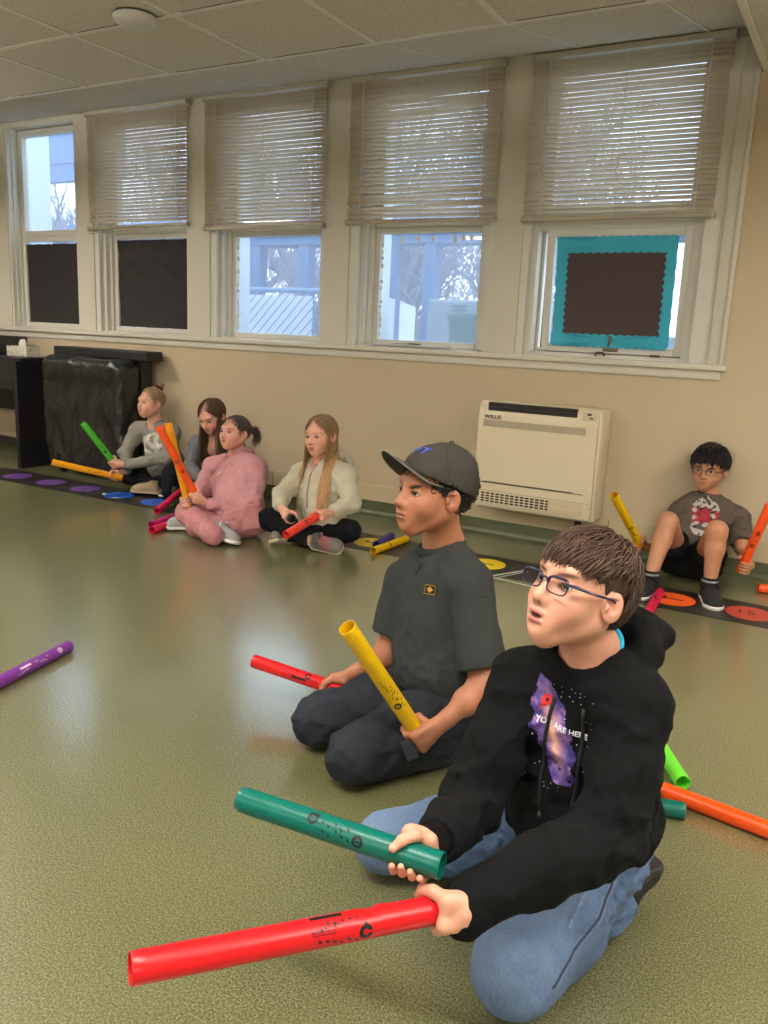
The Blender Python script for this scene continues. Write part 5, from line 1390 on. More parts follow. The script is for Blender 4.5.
    decal(hoodie, 'lettering', [(a-.032, b_+.018-a*.10) for a, b_, c in vs], fs_, ori, ex, ey, F, wm, .0016)
    pin = []; 
    for a in np.linspace(0, 2*PI, 17)[:-1]: pin.append((-.018+.009*math.cos(a), .056+.009*math.sin(a)))
    pin += [(-.026, .050), (-.030, .038), (-.014, .049)]; n_ = 16
    decal(hoodie, 'map_pin_print', pin+[(-.018, .056)], [(i, (i+1) % n_, 19) for i in range(n_)]+[(16, 17, 18)], ori, ex, ey, F, flat_mat('pin_red', (208, 34, 40), .7), .0018)
    decal(hoodie, 'map_pin_print', [(-.018+.003*math.cos(a), .056+.003*math.sin(a)) for a in np.linspace(0, 2*PI, 9)[:-1]], [tuple(range(8))], ori, ex, ey, F, flat_mat('pin_dark', (20, 14, 16), .7), .0024)
    # blue shirt collar showing at the neck
    T, Mx, c = collar(J, B, 1.0, .050, .050, .006, 20, -.008, .010)
    fmesh([dict(ops=[('+', T, 0)], res=.0025)], 'tshirt_collar', fabric('cyan_knit', .85), root, painter((40, 176, 214), []))
    # ---- jeans
    K1, K2 = V(-.372, 1.165, .080), V(-.742, 1.362, .074); A1, A2 = onz(610, 900, .055), V(-.44, 1.66, .050)
    H1, H2 = P0+V(.03, -.01, -.045), P0+V(-.09, .0, -.045)
    leg = [('+', EL(P0+V(-.02, .0, -.055), (.155, .135, .085)), .03),
           ('+', RC(H1, lerp(H1, K1, .55), .098, .090), .03), ('+', RC(lerp(H1, K1, .55), K1+V(.0, .02, .012), .090, .074), .03), ('+', RC(K1, lerp(K1, A1, .5), .072, .064), .02), ('+', RC(lerp(K1, A1, .5), A1, .058, .05), .02),
           ('+', RC(H2, lerp(H2, K2, .55), .088, .075), .03), ('+', RC(lerp(H2, K2, .55), K2+V(.015, .01, .005), .075, .062), .03), ('+', RC(K2, A2, .058, .05), .02),
           ('*', PL(V(0, 0, .004), V(0, 0, -1)), .006)]
    f1 = folds(.007, .085, 13, (1, 1, 1.5)); f2 = folds(.0038, .036, 5, (1.3, .8, 1.3))
    def dj(P):
        w = np.clip(np.exp(-((P-K1)**2).sum(1)/.02)*.3+np.exp(-((P-H1)**2).sum(1)/.03)+np.exp(-((P-H2)**2).sum(1)/.03)+np.exp(-((P-A1)**2).sum(1)/.02), .25, 1)
        return (f1(P)+f2(P))*w
    den, nt, b = new_mat('washed_denim'); tc = N(nt, 'ShaderNodeTexCoord'); L = nt.links.new
    at = N(nt, 'ShaderNodeAttribute', attribute_name='Col'); mp = N(nt, 'ShaderNodeMapping'); mp.inputs['Scale'].default_value = (420, 420, 60); L(tc.outputs['Object'], mp.inputs['Vector'])
    n1 = N(nt, 'ShaderNodeTexNoise', i_Scale=1.0, i_Detail=4); L(mp.outputs[0], n1.inputs['Vector']); n2 = N(nt, 'ShaderNodeTexNoise', i_Scale=14, i_Detail=4); L(tc.outputs['Object'], n2.inputs['Vector'])
    ad = N(nt, 'ShaderNodeMath', operation='MULTIPLY_ADD'); L(n2.outputs['Fac'], ad.inputs[0]); ad.inputs[1].default_value = .9; L(n1.outputs['Fac'], ad.inputs[2])
    mr = N(nt, 'ShaderNodeMapRange'); mr.inputs[1].default_value = .5; mr.inputs[2].default_value = 1.4; mr.inputs[3].default_value = .6; mr.inputs[4].default_value = 1.45; L(ad.outputs[0], mr.inputs[0])
    sc_ = N(nt, 'ShaderNodeVectorMath', operation='SCALE'); L(at.outputs['Color'], sc_.inputs[0]); L(mr.outputs[0], sc_.inputs['Scale']); L(sc_.outputs[0], b.inputs['Base Color']); setp(b, rough=.85)
    bp = N(nt, 'ShaderNodeBump', i_Strength=.4, i_Distance=.001); L(n1.outputs['Fac'], bp.inputs['Height']); L(bp.outputs['Normal'], b.inputs['Normal'])
    # outer seam of the near leg
    sd = nrm(np.cross(K1-H1, V(0, 0, 1)))
    if sd@CR < 0: sd = -sd
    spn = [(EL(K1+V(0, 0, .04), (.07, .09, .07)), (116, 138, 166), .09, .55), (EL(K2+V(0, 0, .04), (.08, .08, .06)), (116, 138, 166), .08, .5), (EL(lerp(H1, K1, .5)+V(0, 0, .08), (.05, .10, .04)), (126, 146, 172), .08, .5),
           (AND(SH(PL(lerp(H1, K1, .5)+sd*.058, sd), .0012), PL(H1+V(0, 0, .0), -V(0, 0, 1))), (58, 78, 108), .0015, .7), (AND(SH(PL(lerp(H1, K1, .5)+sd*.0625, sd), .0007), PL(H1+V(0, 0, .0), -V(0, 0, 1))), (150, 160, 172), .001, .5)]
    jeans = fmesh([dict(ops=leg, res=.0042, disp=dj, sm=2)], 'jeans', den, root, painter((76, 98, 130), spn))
    Fj = field_of(leg, dj)
    def march(c, dv, lift=.0):
        p = np.array(c, float)[None]; dv = nrm(dv)
        for _ in range(80):
            v = Fj(p)
            if v[0] > -lift-.0002 and v[0] > 0: break
            p = p+dv*max(.0008, -v[0]*.7)
        return p[0]+dv*lift
    sv_ = nrm(sd*.75+V(0, 0, .62))
    line = [march(lerp(H1+V(0, 0, .0), K1, t), sv_+V(0, 0, -.45*t), .0004) for t in np.linspace(.12, 1.02, 22)]
    MB().tube(line, .0016, 6).build('seam', flat_mat('seam_dark', (46, 60, 86), .9), jeans, smooth=True)
    for off in (.0045, -.0045): MB().tube([p+off*nrm(np.cross(sv_, K1-H1)) for p in line], .0007, 5).build('stitching', flat_mat('stitch_pale%d' % (off > 0), (132, 142, 156), .9), jeans, smooth=True)
    for (A_, K_, nm) in ((A1, K1, 1), (A2, K2, 2)):
        d = nrm((A_-K_)*V(1, 1, 0))
        shoe(root, A_+d*.045+V(0, 0, .115), A_+d*.06+V(0, 0, .115)-V(0, 0, .10)+d*.09, -V(0, 0, .6)*0+d*-1+V(0, 0, -.0), 1.0, (22, 20, 20), (30, 28, 28), res=.004) if False else shoe(root, A_+V(0, 0, .035)+d*(.03 if nm == 1 else .02), A_+d*(.17 if nm == 1 else .155)+V(0, 0, .022), V(0, 0, -1)+d*.1, .95, (24, 21, 20), (38, 34, 32), res=.0035)
    return root
boy_hoodie()
# ================================================================== the boy in the cap
def boy_cap():
    root = empty('person', onz(420, 780, 0), 'person in faded grey cap and dark grey t-shirt, kneeling with yellow and red tubes', 'person')
    skin = (166, 108, 78)
    h = HF(D(434, 493, 2.16), dirw(57, 5), 1.07, sv=(.96, 1, 1.04))
    J = dict(neck=D(444, 546, 2.24), shR=D(405, 580, 2.37), shL=D(471, 584, 2.12), pelvis=V(-.885, 1.955, .185), elR=D(386, 655, 2.38), elL=D(484, 686, 2.07))
    ya, yb = D(347, 627, 1.86), D(419, 735, 2.07)
    ra, rb = D(254, 661, 2.52), D(352, 694, 2.40)
    tube_obj(yb, ya, 'yellow', 'yellow tube held upright in the hand of the capped boy', marks=[('badge', .34, -.2), ('logo', .52, -.1), ('notes', .43, .1), ('notes', .38, .5)])
    tube_obj(rb, ra, 'red', 'red tube resting behind the knee of the capped boy', marks=[('solid', .42, .4), ('block', .50, -.3), ('notes', .62, .3), ('text', .36, -.2)])
    uy = nrm(ya-yb); ur = nrm(ra-rb)
    hL, wL, nL = hand_grip(yb+uy*.012, uy, CR*.75-CF*.25-CU*.55, 'L', .98, wr=D(449, 717, 2.04), thumb=[(-20, .014, .010), (-55, .011, .020), (-95, .0095, .026), (-135, .009, .027)])
    hR, wR, nR = hand_grip(rb+ur*.045, ur, CU*.9+CR*.3, 'R', .95, wr=D(356, 672, 2.40))
    sp = face_spots(h, skin, (34, 24, 20), lip=(142, 78, 68), blush=(162, 96, 70), brow_t=.0042, frown=.9, brow_s=.95)+nL+nR
    sp = sp[:len(sp)]
    fmesh([dict(ops=head_ops(h, frown=1.0)+neck_ops(h, J['neck'], .045), res=.0022), dict(ops=hL+arm_ops(wL, J['elL'], 1.0, .020, .036)+[('+', RC(J['elL'], lerp(J['elL'], J['shL'], .6), .036, .042), .02)], res=.0026),
           dict(ops=hR+arm_ops(wR, J['elR'], 1.0, .020, .034)+[('+', RC(J['elR'], lerp(J['elR'], J['shR'], .6), .034, .04), .02)], res=.0028), dict(ops=[('+', RC(J['pelvis'], lerp(J['pelvis'], J['neck'], .8), .07, .06), .02)], res=.012)],
          'body', skin_mat(), root, painter(skin, sp))
    eyes(h, nrm(h.B[1]+V(0, 0, .06)), root)
    hc = (24, 20, 20)
    base = [('+', h.E((0, -.016, .024), (.0765, .092, .074)), 0), ('-', h.E((0, .110, -.026), (.095, .068, .064)), .01), ('*', PL(h.p(0, -.06, -.060), -h.B[2]-h.B[1]*.3), .01)]
    for s in (-1, 1): base.append(('-', h.E((s*.085, -.002, -.030), (.030, .024, .034)), .01)); base.append(('-', h.E((s*.07, .066, -.03), (.04, .030, .045)), .01))
    dh = lambda P: .0022*np.sin(h.loc(P)[:, 0]*380+3*np.sin(h.loc(P)[:, 2]*230))*np.sin(h.loc(P)[:, 1]*330+2*np.sin(h.loc(P)[:, 2]*300))
    hr = fmesh([dict(ops=base, res=.0025, disp=dh)], 'hair', hair_mat(hc, .6), root, painter(hc, []))
    # loose curls at the temples and nape
    g = np.random.default_rng(3); paths = []
    C0 = np.array((0, -.018, .020)); R0 = np.array((.078, .094, .072))
    while len(paths) < 1100:
        v = g.normal(size=3); v /= np.linalg.norm(v); p = C0+v*R0
        az = abs(p[0])
        ok = (-.055 < p[2] < .030 and p[1] < -.022) or (p[2] > .002 and .010 < p[1] < .034) or (p[2] > .014 and p[1] < .05 and p[2] < .052) or (.034 < p[2] < .062 and p[1] > .030)
        if not ok: continue
        r = g.uniform(.003, .006); ax = nrm(g.normal(size=3)); e1 = nrm(np.cross(ax, v)); e2 = np.cross(ax, e1); ph = g.uniform(0, 6)
        paths.append([h.p(*(p+v*.002+r*(math.cos(ph+t*5)-math.cos(ph))*e1+r*(math.sin(ph+t*5)-math.sin(ph))*e2)) for t in np.linspace(0, 1, 8)])
    link('curls', strand_mesh(np.array(paths), g.uniform(.0012, .002, len(paths)), 'curls', hc, hr, var=.3), hair_mat(hc, .6), hr, world=False)
    # cap
    cm = fabric('washed_cap', .9, .4, 500, .001, .16, 35); cc = (60, 57, 51)
    cap = empty('cap', h.p(0, 0, .06)); cap.parent = root; cap.location = wpos(root).inverted() @ Vector(h.p(0, 0, .06))
    cb_ = h.rot('x', 16); cpo = h.p(0, -.014, .034)
    dome = [('+', EL(cpo, np.array((.085, .102, .082))*h.s, cb_), 0), ('+', EL(h.p(0, -.040, .066), np.array((.064, .060, .050))*h.s, cb_), .03), ('-', EL(cpo-h.B[2]*.004, np.array((.081, .098, .077))*h.s, cb_), .002),
            ('*', PL(h.p(0, .085, .050), -nrm(h.B[2]-h.B[1]*.32)), .002)]
    def dcap(P):
        q = h.loc(P); a = np.arctan2(q[:, 0], q[:, 1]+.02)
        return .0012*hashn(q, 90, 3)-.0008*np.exp(-((np.mod(a+PI/6, PI/3)-PI/6)/.02)**2)
    lq = lambda P: h.loc(P)
    class SEAM:
        def d(s, P): q = h.loc(P); a = np.arctan2(q[:, 0], q[:, 1]+.02); m = np.abs(np.mod(a+PI/6, PI/3)-PI/6)*np.hypot(q[:, 0], q[:, 1]+.02); return np.abs(m-.0035)-.0008
    fmesh([dict(ops=dome, res=.0025, disp=dcap)], 'crown', cm, cap, painter(cc, [(SEAM(), (36, 33, 30), .001, .8)]))
    # bill: a curved slab
    vs = []; nu, nv = 22, 12
    for side in (0, 1):
        for j in range(nv+1):
            for i in range(nu+1):
                u = (i/nu-.5)*2; v = j/nv; a = u*1.12
                x = (.078+.002*v)*math.sin(a); y0 = -.016+.100*math.cos(a); y = y0+v*(.074*math.cos(u*1.35)**.8 if abs(u) < 1 else 0)
                z = .062-.052*abs(math.sin(a))**1.7*(1-.05*v)+.030*v*(1-.9*abs(u)**2)-(.0028 if side else 0)
                vs.append(h.p(x, y, z+ .002))
    m = (nu+1)*(nv+1); fs = []
    for j in range(nv):
        for i in range(nu):
            a = j*(nu+1)+i; fs.append((a, a+1, a+nu+2, a+nu+1)); fs.append((m+a, m+a+nu+1, m+a+nu+2, m+a+1))
    for i in range(nu): a = nv*(nu+1)+i; fs.append((a, a+1, m+a+1, m+a))
    for j in range(nv):
        for i in (0, nu): a = j*(nu+1)+i; b = a+nu+1; fs.append((a, b, m+b, m+a))
    me = mesh_from(vs, fs); ca = me.color_attributes.new('Col', 'FLOAT_COLOR', 'POINT'); ca.data.foreach_set('color', (list(lin((64, 61, 55)))+[1])*len(vs))
    bo = link('bill', me, cm, cap, smooth=True); sharp(bo, 60)
    MB().tube([vs[nv*(nu+1)+i]+h.B[2]*-.001 for i in range(nu+1)], .0022, 6).build('bill_edge', flat_mat('bill_piping', (112, 106, 96), .9), cap, smooth=True)
    sharp(MB().lathe([(0, .005), (.005, .004), (.007, 0), (.006, -.003)], 14, h.p(0, -.034, .121), h.B[2]).build('button', flat_mat('cap_button', (70, 66, 60), .9), cap))
    F = field_of(dome)
    emb = flat_mat('blue_embroidery', (58, 78, 176), .8)
    # blue stitched emblem: a tilted bar, a bowl and a short stroke
    def arcpts(cx, cy, r0, r1, a0, a1, n=10):
        o = [(cx+r1*math.cos(a), cy+r1*math.sin(a)*.7) for a in np.linspace(a0, a1, n)]+[(cx+r0*math.cos(a), cy+r0*math.sin(a)*.7) for a in np.linspace(a0, a1, n)]
        return o, [(i, i+1, n+i+1, n+i) for i in range(n-1)]
    og = h.p(.0, .062, .112); nn = nrm(h.B[1]*.75+h.B[2]); ex = -h.B[0]; ey = np.cross(nn, ex)
    for pts, fs_ in (arcpts(-.014, 0, .003, .013, 0, 2*PI, 18), ([(-.034, -.010), (-.014, -.011), (-.014, -.005), (-.034, -.004)], [(0, 1, 2, 3)]), ([(.010, -.014), (.018, -.014), (.020, .006), (.012, .007)], [(0, 1, 2, 3)]), ([(-.002, .009), (.010, .006), (.026, .009), (.025, .015), (.010, .012), (-.001, .015)], [(0, 1, 4, 5), (1, 2, 3, 4)])):
        # subdivide by projecting each point on the crown
        decal(cap, 'embroidery', pts, fs_, og, ex, ey, F, emb, .0016, nn)
    # t-shirt
    tops, B = torso_ops(J, 1.0, pad=.010, belly=.012)
    P0 = J['pelvis']
    ops = tops+[('+', EL(P0+B[2]*.05+B[1]*.02, (.150, .118, .10), B), .05)]
    hemL = lerp(J['shL'], J['elL'], .84); hemR = lerp(J['shR'], J['elR'], .72)
    for sh, el, hm in ((J['shL'], J['elL'], hemL), (J['shR'], J['elR'], hemR)):
        d = nrm(el-sh); ops.append(('+', AND(RC(sh, el+d*.03, .055, .066), PL(hm, d), minus=(RC(lerp(sh, el, .5), el+d*.06, .04, .058),), k=.003), .012))
    ops += [('-', RC(J['neck']+B[2]*.02, h.p(0, -.02, -.06), .050, .055), .006), ('-', EL(J['neck']+B[2]*.035+B[1]*.012, (.055, .058, .035), B), .006), ('*', PL(P0+B[2]*-.045, -B[2]), .01)]
    f1 = folds(.008, .11, 21, (1, 1, .8)); f2 = folds(.004, .05, 3, (1, 1, 1))
    def dt(P):
        w = np.clip(np.exp(-((P-(P0+B[2]*.06+B[1]*.05))**2).sum(1)/.02)*1.6, .35, 1.6); return (f1(P)+f2(P)*.7)*w
    tc = (48, 51, 50); tf = fabric('grey_jersey', .9, .25, 900, .0005, .05, 25)
    seams = [(SH(PL(hm-nrm(el-sh)*.016, nrm(el-sh)), .0006), (30, 32, 32), .001, .9) for sh, el, hm in ((J['shL'], J['elL'], hemL), (J['shR'], J['elR'], hemR))]
    seams = [(AND(a, EL(hm, (.09, .09, .09))), b, c, d_) for (a, b, c, d_), hm in zip(seams, (hemL, hemR))]
    q = lerp(J['shL'], J['elL'], .22); seams.append((AND(SH(PL(q, nrm(J['elL']-J['shL']+B[0]*-.08)), .0007), EL(q, (.1, .1, .1))), (30, 32, 32), .001, .9))
    ts = fmesh([dict(ops=ops, res=.004, disp=dt, sm=2)], 'tshirt', tf, root, painter(tc, seams))
    T, Mx, c = collar(J, B, 1.0, .0575, .058, .0085, 12, .010, .004)
    fmesh([dict(ops=[('+', T, 0), ('+', TO(c-Mx[2]*.010, .060, .061, .008, Mx), .006)], res=.0025)], 'neckband', tf, ts, painter((42, 45, 44), []))
    F = field_of(ops, dt); ch = lerp(P0, J['neck'], .78)+B[1]*.10
    def on(a, b, l=.0028):
        p = (ch+B[0]*a+B[2]*b+B[1]*.06)[None]
        for _ in range(40): p = p-B[1]*np.clip(F(p)-l, -.01, .01)[:, None]*.8
        return p[0]
    st = MB(); st.tube([on(.014-t*.030, .066-t*.052) for t in np.linspace(0, 1, 8)], .0012, 5); st.tube([on(-.016+t*.022, .050-t*.030) for t in np.linspace(0, 1, 8)], .0012, 5)
    st.build('neck_stitch', flat_mat('dark_thread', (36, 38, 38), .9), ts)
    pm = flat_mat('patch_black', (8, 7, 7), .7); py_ = flat_mat('patch_gold', (170, 128, 22), .7)
    ori = ch+B[2]*-.012-B[0]*.062; ex = -B[0]
    pt, fs_ = grid_shape(.038, .026, 6, 4, lambda x, y: True); decal(ts, 'chest_patch', pt, fs_, ori, ex, B[2], F, pm, .0018)
    decal(ts, 'patch_emblem', [(-.011, 0), (0, -.008), (.011, 0), (0, .008)], [(0, 1, 2, 3)], ori, ex, B[2], F, py_, .0030)
    decal(ts, 'patch_emblem', [(-.018, -.012), (.018, -.012), (.018, -.0105), (-.018, -.0105), (-.018, .0105), (.018, .0105), (.018, .012), (-.018, .012), (-.018, -.012), (-.0168, -.012), (-.0168, .012), (-.018, .012), (.0168, -.012), (.018, -.012), (.018, .012), (.0168, .012)], [(0, 1, 2, 3), (4, 5, 6, 7), (8, 9, 10, 11), (12, 13, 14, 15)], ori, ex, B[2], F, py_, .0030)
    # trousers
    K1, K2 = V(-.985, 1.63, .074), V(-1.165, 1.735, .074); A1, A2 = V(-.79, 1.93, .055), V(-.93, 2.08, .05)
    H1, H2 = P0+B[0]*-.075-V(0, 0, .04), P0+B[0]*.075-V(0, 0, .035)
    leg = [('+', EL(P0+V(0, 0, -.045), (.150, .13, .095)), .03), ('+', RC(H1, lerp(H1, K1, .5), .090, .086), .03), ('+', RC(lerp(H1, K1, .5), K1+V(.01, .015, .014), .086, .070), .03), ('+', RC(K1, A1, .070, .056), .025),
           ('+', RC(H2, lerp(H2, K2, .5), .088, .080), .03), ('+', RC(lerp(H2, K2, .5), K2+V(.01, .01, .012), .080, .070), .03), ('+', RC(K2, A2, .068, .055), .025), ('*', PL(V(0, 0, .004), V(0, 0, -1)), .006)]
    f3 = folds(.006, .09, 31, (1, 1, 1.2)); f4 = folds(.003, .04, 12, (1.4, 1, 1))
    dj = lambda P: f3(P)+f4(P)*.7
    sd = nrm(np.cross(K1-H1, V(0, 0, 1))); sd = sd if sd@CR > 0 else -sd
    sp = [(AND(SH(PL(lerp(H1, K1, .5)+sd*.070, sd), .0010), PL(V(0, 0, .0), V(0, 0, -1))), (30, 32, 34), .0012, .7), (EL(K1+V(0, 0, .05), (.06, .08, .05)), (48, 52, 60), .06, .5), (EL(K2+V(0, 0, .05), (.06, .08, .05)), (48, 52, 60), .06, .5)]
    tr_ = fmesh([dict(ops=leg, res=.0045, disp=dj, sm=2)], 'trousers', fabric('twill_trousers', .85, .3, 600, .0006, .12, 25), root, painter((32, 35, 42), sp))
    bx = D(404, 752, 2.02); M3 = np.array([nrm(CR+CU*-.4), nrm(CF), nrm(CU)])
    # cargo tab
    fmesh([dict(ops=[('+', BX(D(410, 750, 2.035), (.016, .006, .026), np.array([nrm(CR*.9+CU*.35), nrm(CF), nrm(CU*.9-CR*.35)]), .004), 0)], res=.003)], 'cargo_tab', fabric('twill_trousers'), tr_, painter((42, 45, 50), []))
    d = nrm((A1-K1)*V(1, 1, 0)); s1 = shoe(root, A1+V(.03, .02, .062), A1+d*.15+V(.03, .01, .040), V(0, 0, -1)+CR*.9, .98, (84, 46, 34), (196, 180, 156), res=.0035)
    d = nrm((A2-K2)*V(1, 1, 0)); shoe(root, A2+V(.0, .0, .045), A2+d*.15+V(0, 0, .030), V(0, 0, -1)+CR*.3, .98, (84, 46, 34), (196, 180, 156), res=.004)
boy_cap()
# ================================================================== the children by the wall
def small_figure(label, h, skin, J, hands, top, legs, hair, face, deco=None, shoes=(), res=.0035, mats=None, gaze=None, head_kw=None, neck_r=.044, foot=None):
    root = empty('person', (J['pelvis'][0], J['pelvis'][1], 0), label, 'person')
    sp = face_spots(h, skin, **face); pieces = [dict(ops=head_ops(h, **(head_kw or {}))+neck_ops(h, J['neck'], neck_r), res=.0027)]
    wr = {}
    for side, (c, u, n, w, kw) in hands.items():
        o, w_, nl = hand_grip(c, u, n, side, .88*h.s, wr=w, **kw); wr[side] = w_
        pieces.append(dict(ops=o+arm_ops(w_, J['el'+side], .88), res=.0030)); sp += nl
    pieces.append(dict(ops=[('+', RC(J['pelvis'], lerp(J['pelvis'], J['neck'], .8), .07, .06), .02)], res=.012))
    for ps in (foot or []): pieces.append(dict(ops=ps, res=.004))
    body = fmesh(pieces, 'body', skin_mat(), root, painter(skin, sp))
    eyes(h, h.B[1] if gaze is None else gaze, root, mats)
    tops, B = top(root, J, wr)
    legs(root, J, B)
    hair(root, h, tops)
    if deco: deco(root, h, tops, J, B)
    for a in shoes: shoe(root, *a[0], **a[1])
    return root
def hoodie_top(col, name, pad=.006, ts=.88, belly=.012, hood=True, fab='sweat', sl=(.050, .046, .034), extra=None, fold=(.006, .11), seed=3, hoodsize=1.0, cuff=True, res=.0055):
    def f(root, J, wr):
        t, B = torso_ops(J, 1.0, pad=pad, belly=belly, ts=ts); P0 = J['pelvis']; nk = J['neck']
        ops = t+[('+', EL(P0+B[1]*.02+B[2]*.06, (.140*ts, .100*ts, .08), B), .05)]
        for s in 'RL':
            if s in wr: ops += sleeve_ops(J['sh'+s], J['el'+s], lerp(wr[s], J['el'+s], .06), 1.0, 0, sl)
            else: ops += sleeve_ops(J['sh'+s], J['el'+s], J['wr'+s], 1.0, 0, sl)
        if hood:
            k = hoodsize
            pts = [nk+B[0]*.030+B[1]*.066-B[2]*.030, nk+B[0]*.064+B[1]*.026-B[2]*.002, nk+B[0]*.078-B[1]*.030+B[2]*.016*k, nk+B[0]*.042*k-B[1]*.085*k+B[2]*.022*k, nk-B[1]*.105*k+B[2]*.020*k, nk-B[0]*.042*k-B[1]*.085*k+B[2]*.022*k, nk-B[0]*.078-B[1]*.030+B[2]*.016*k, nk-B[0]*.064+B[1]*.026-B[2]*.002, nk-B[0]*.030+B[1]*.066-B[2]*.030]
            ops += [('+', c, .012) for c in chain(pts, [.012, .018, .024*k, .028*k, .03*k, .028*k, .024*k, .018, .012])]+[('+', EL(nk-B[1]*.105*k-B[2]*.02, (.085*k, .045*k, .05*k), B), .03)]
        else:
            T, Mx, c = collar(J, B, 1.0, .056, .056, .008, 14, .010, .003); ops.append(('+', T, .006))
        if extra: ops += extra(J, B)
        ops += [('-', RC(nk+B[2]*.022+B[1]*.006, nk+B[2]*.12, .045, .056), .008), ('-', EL(nk+B[1]*.062+B[2]*.004, (.030, .040, .040), B), .015), ('*', PL(V(0, 0, .004), V(0, 0, -1)), .005)]
        fo = folds(fold[0], fold[1], seed); fo2 = folds(fold[0]*.5, fold[1]*.45, seed+4)
        def dsp(P):
            w = sum(np.exp(-((P-J[k_])**2).sum(1)/.010) for k_ in ('elR', 'elL'))+np.exp(-((P-(P0+B[1]*.06+B[2]*.07))**2).sum(1)/.02)
            return fo(P)*(.5+.8*np.clip(w, 0, 1))+fo2(P)*(.3+.9*np.clip(w, 0, 1))
        o = fmesh([dict(ops=ops, res=res, disp=dsp, sm=2)], name, fabric(fab), root, painter(col, []))
        if cuff:
            for s in wr:
                d = nrm(wr[s]-J['el'+s]); a = lerp(wr[s], J['el'+s], .12); b = wr[s]+d*.014
                fmesh([dict(ops=[('+', RC(a, b, .034, .027), 0), ('*', PL(b, d), .003)], res=.0035)], 'cuff', fabric(fab), o, painter(tuple(int(v*.93) for v in col), []))
        return (o, ops, dsp), B
    return f
def legs_fn(col, name, K, A, rad=(.078, .060, .048, .040), seed=5, fab='knit_trousers', fold=.005, shorts=None, hips=(.075, -.03), pel=(.15, .125, .09), skinleg=None):
    def f(root, J, B):
        P0 = J['pelvis']; ops = [('+', EL(P0+V(0, 0, -.02), pel, B), .03)]; f1 = folds(fold, .08, seed); f2 = folds(fold*.5, .04, seed+3)
        for s, sg in (('R', 1), ('L', -1)):
            H = P0+B[0]*hips[0]*sg+V(0, 0, hips[1]); k, a = K[s], A[s]
            if shorts: 
                e = lerp(H, k, shorts); d = nrm(k-H); ops.append(('+', AND(RC(H, e+d*.04, rad[0], rad[1]+.014), PL(e, d), k=.004), .02))
            else: ops += [('+', RC(H, lerp(H, k, .5), rad[0], (rad[0]+rad[1])/2), .02), ('+', RC(lerp(H, k, .5), k, (rad[0]+rad[1])/2, rad[1]), .015), ('+', RC(k, lerp(k, a, .5), rad[1]-.004, rad[2]), .012), ('+', RC(lerp(k, a, .5), a, rad[2], rad[3]), .012)]
        ops.append(('*', PL(V(0, 0, .004), V(0, 0, -1)), .005))
        return fmesh([dict(ops=ops, res=.0055, disp=lambda P: f1(P)+f2(P), sm=2)], name, fabric(fab), root, painter(col, []))
    return f
def cap_hair(h, hc, back=-.03, r=(.0765, .093, .0775), c=(0, -.015, .026), res=.004, face_cut=(.088, .070, .070), ridge=.0012, rough=.5, low=-.05):
    ops = [('+', h.E(c, r), 0), ('-', h.E((0, .112, -.022), face_cut), .010), ('*', PL(h.p(0, -.06, low), -h.B[2]-h.B[1]*.3), .01)]
    for s in (-1, 1): ops.append(('-', h.E((s*.088, .006, -.016), (.030, .028, .040)), .01))
    return dict(ops=ops, res=res, disp=lambda P: ridge*np.sin(h.loc(P)[:, 0]*420+5*np.sin(h.loc(P)[:, 1]*30)))
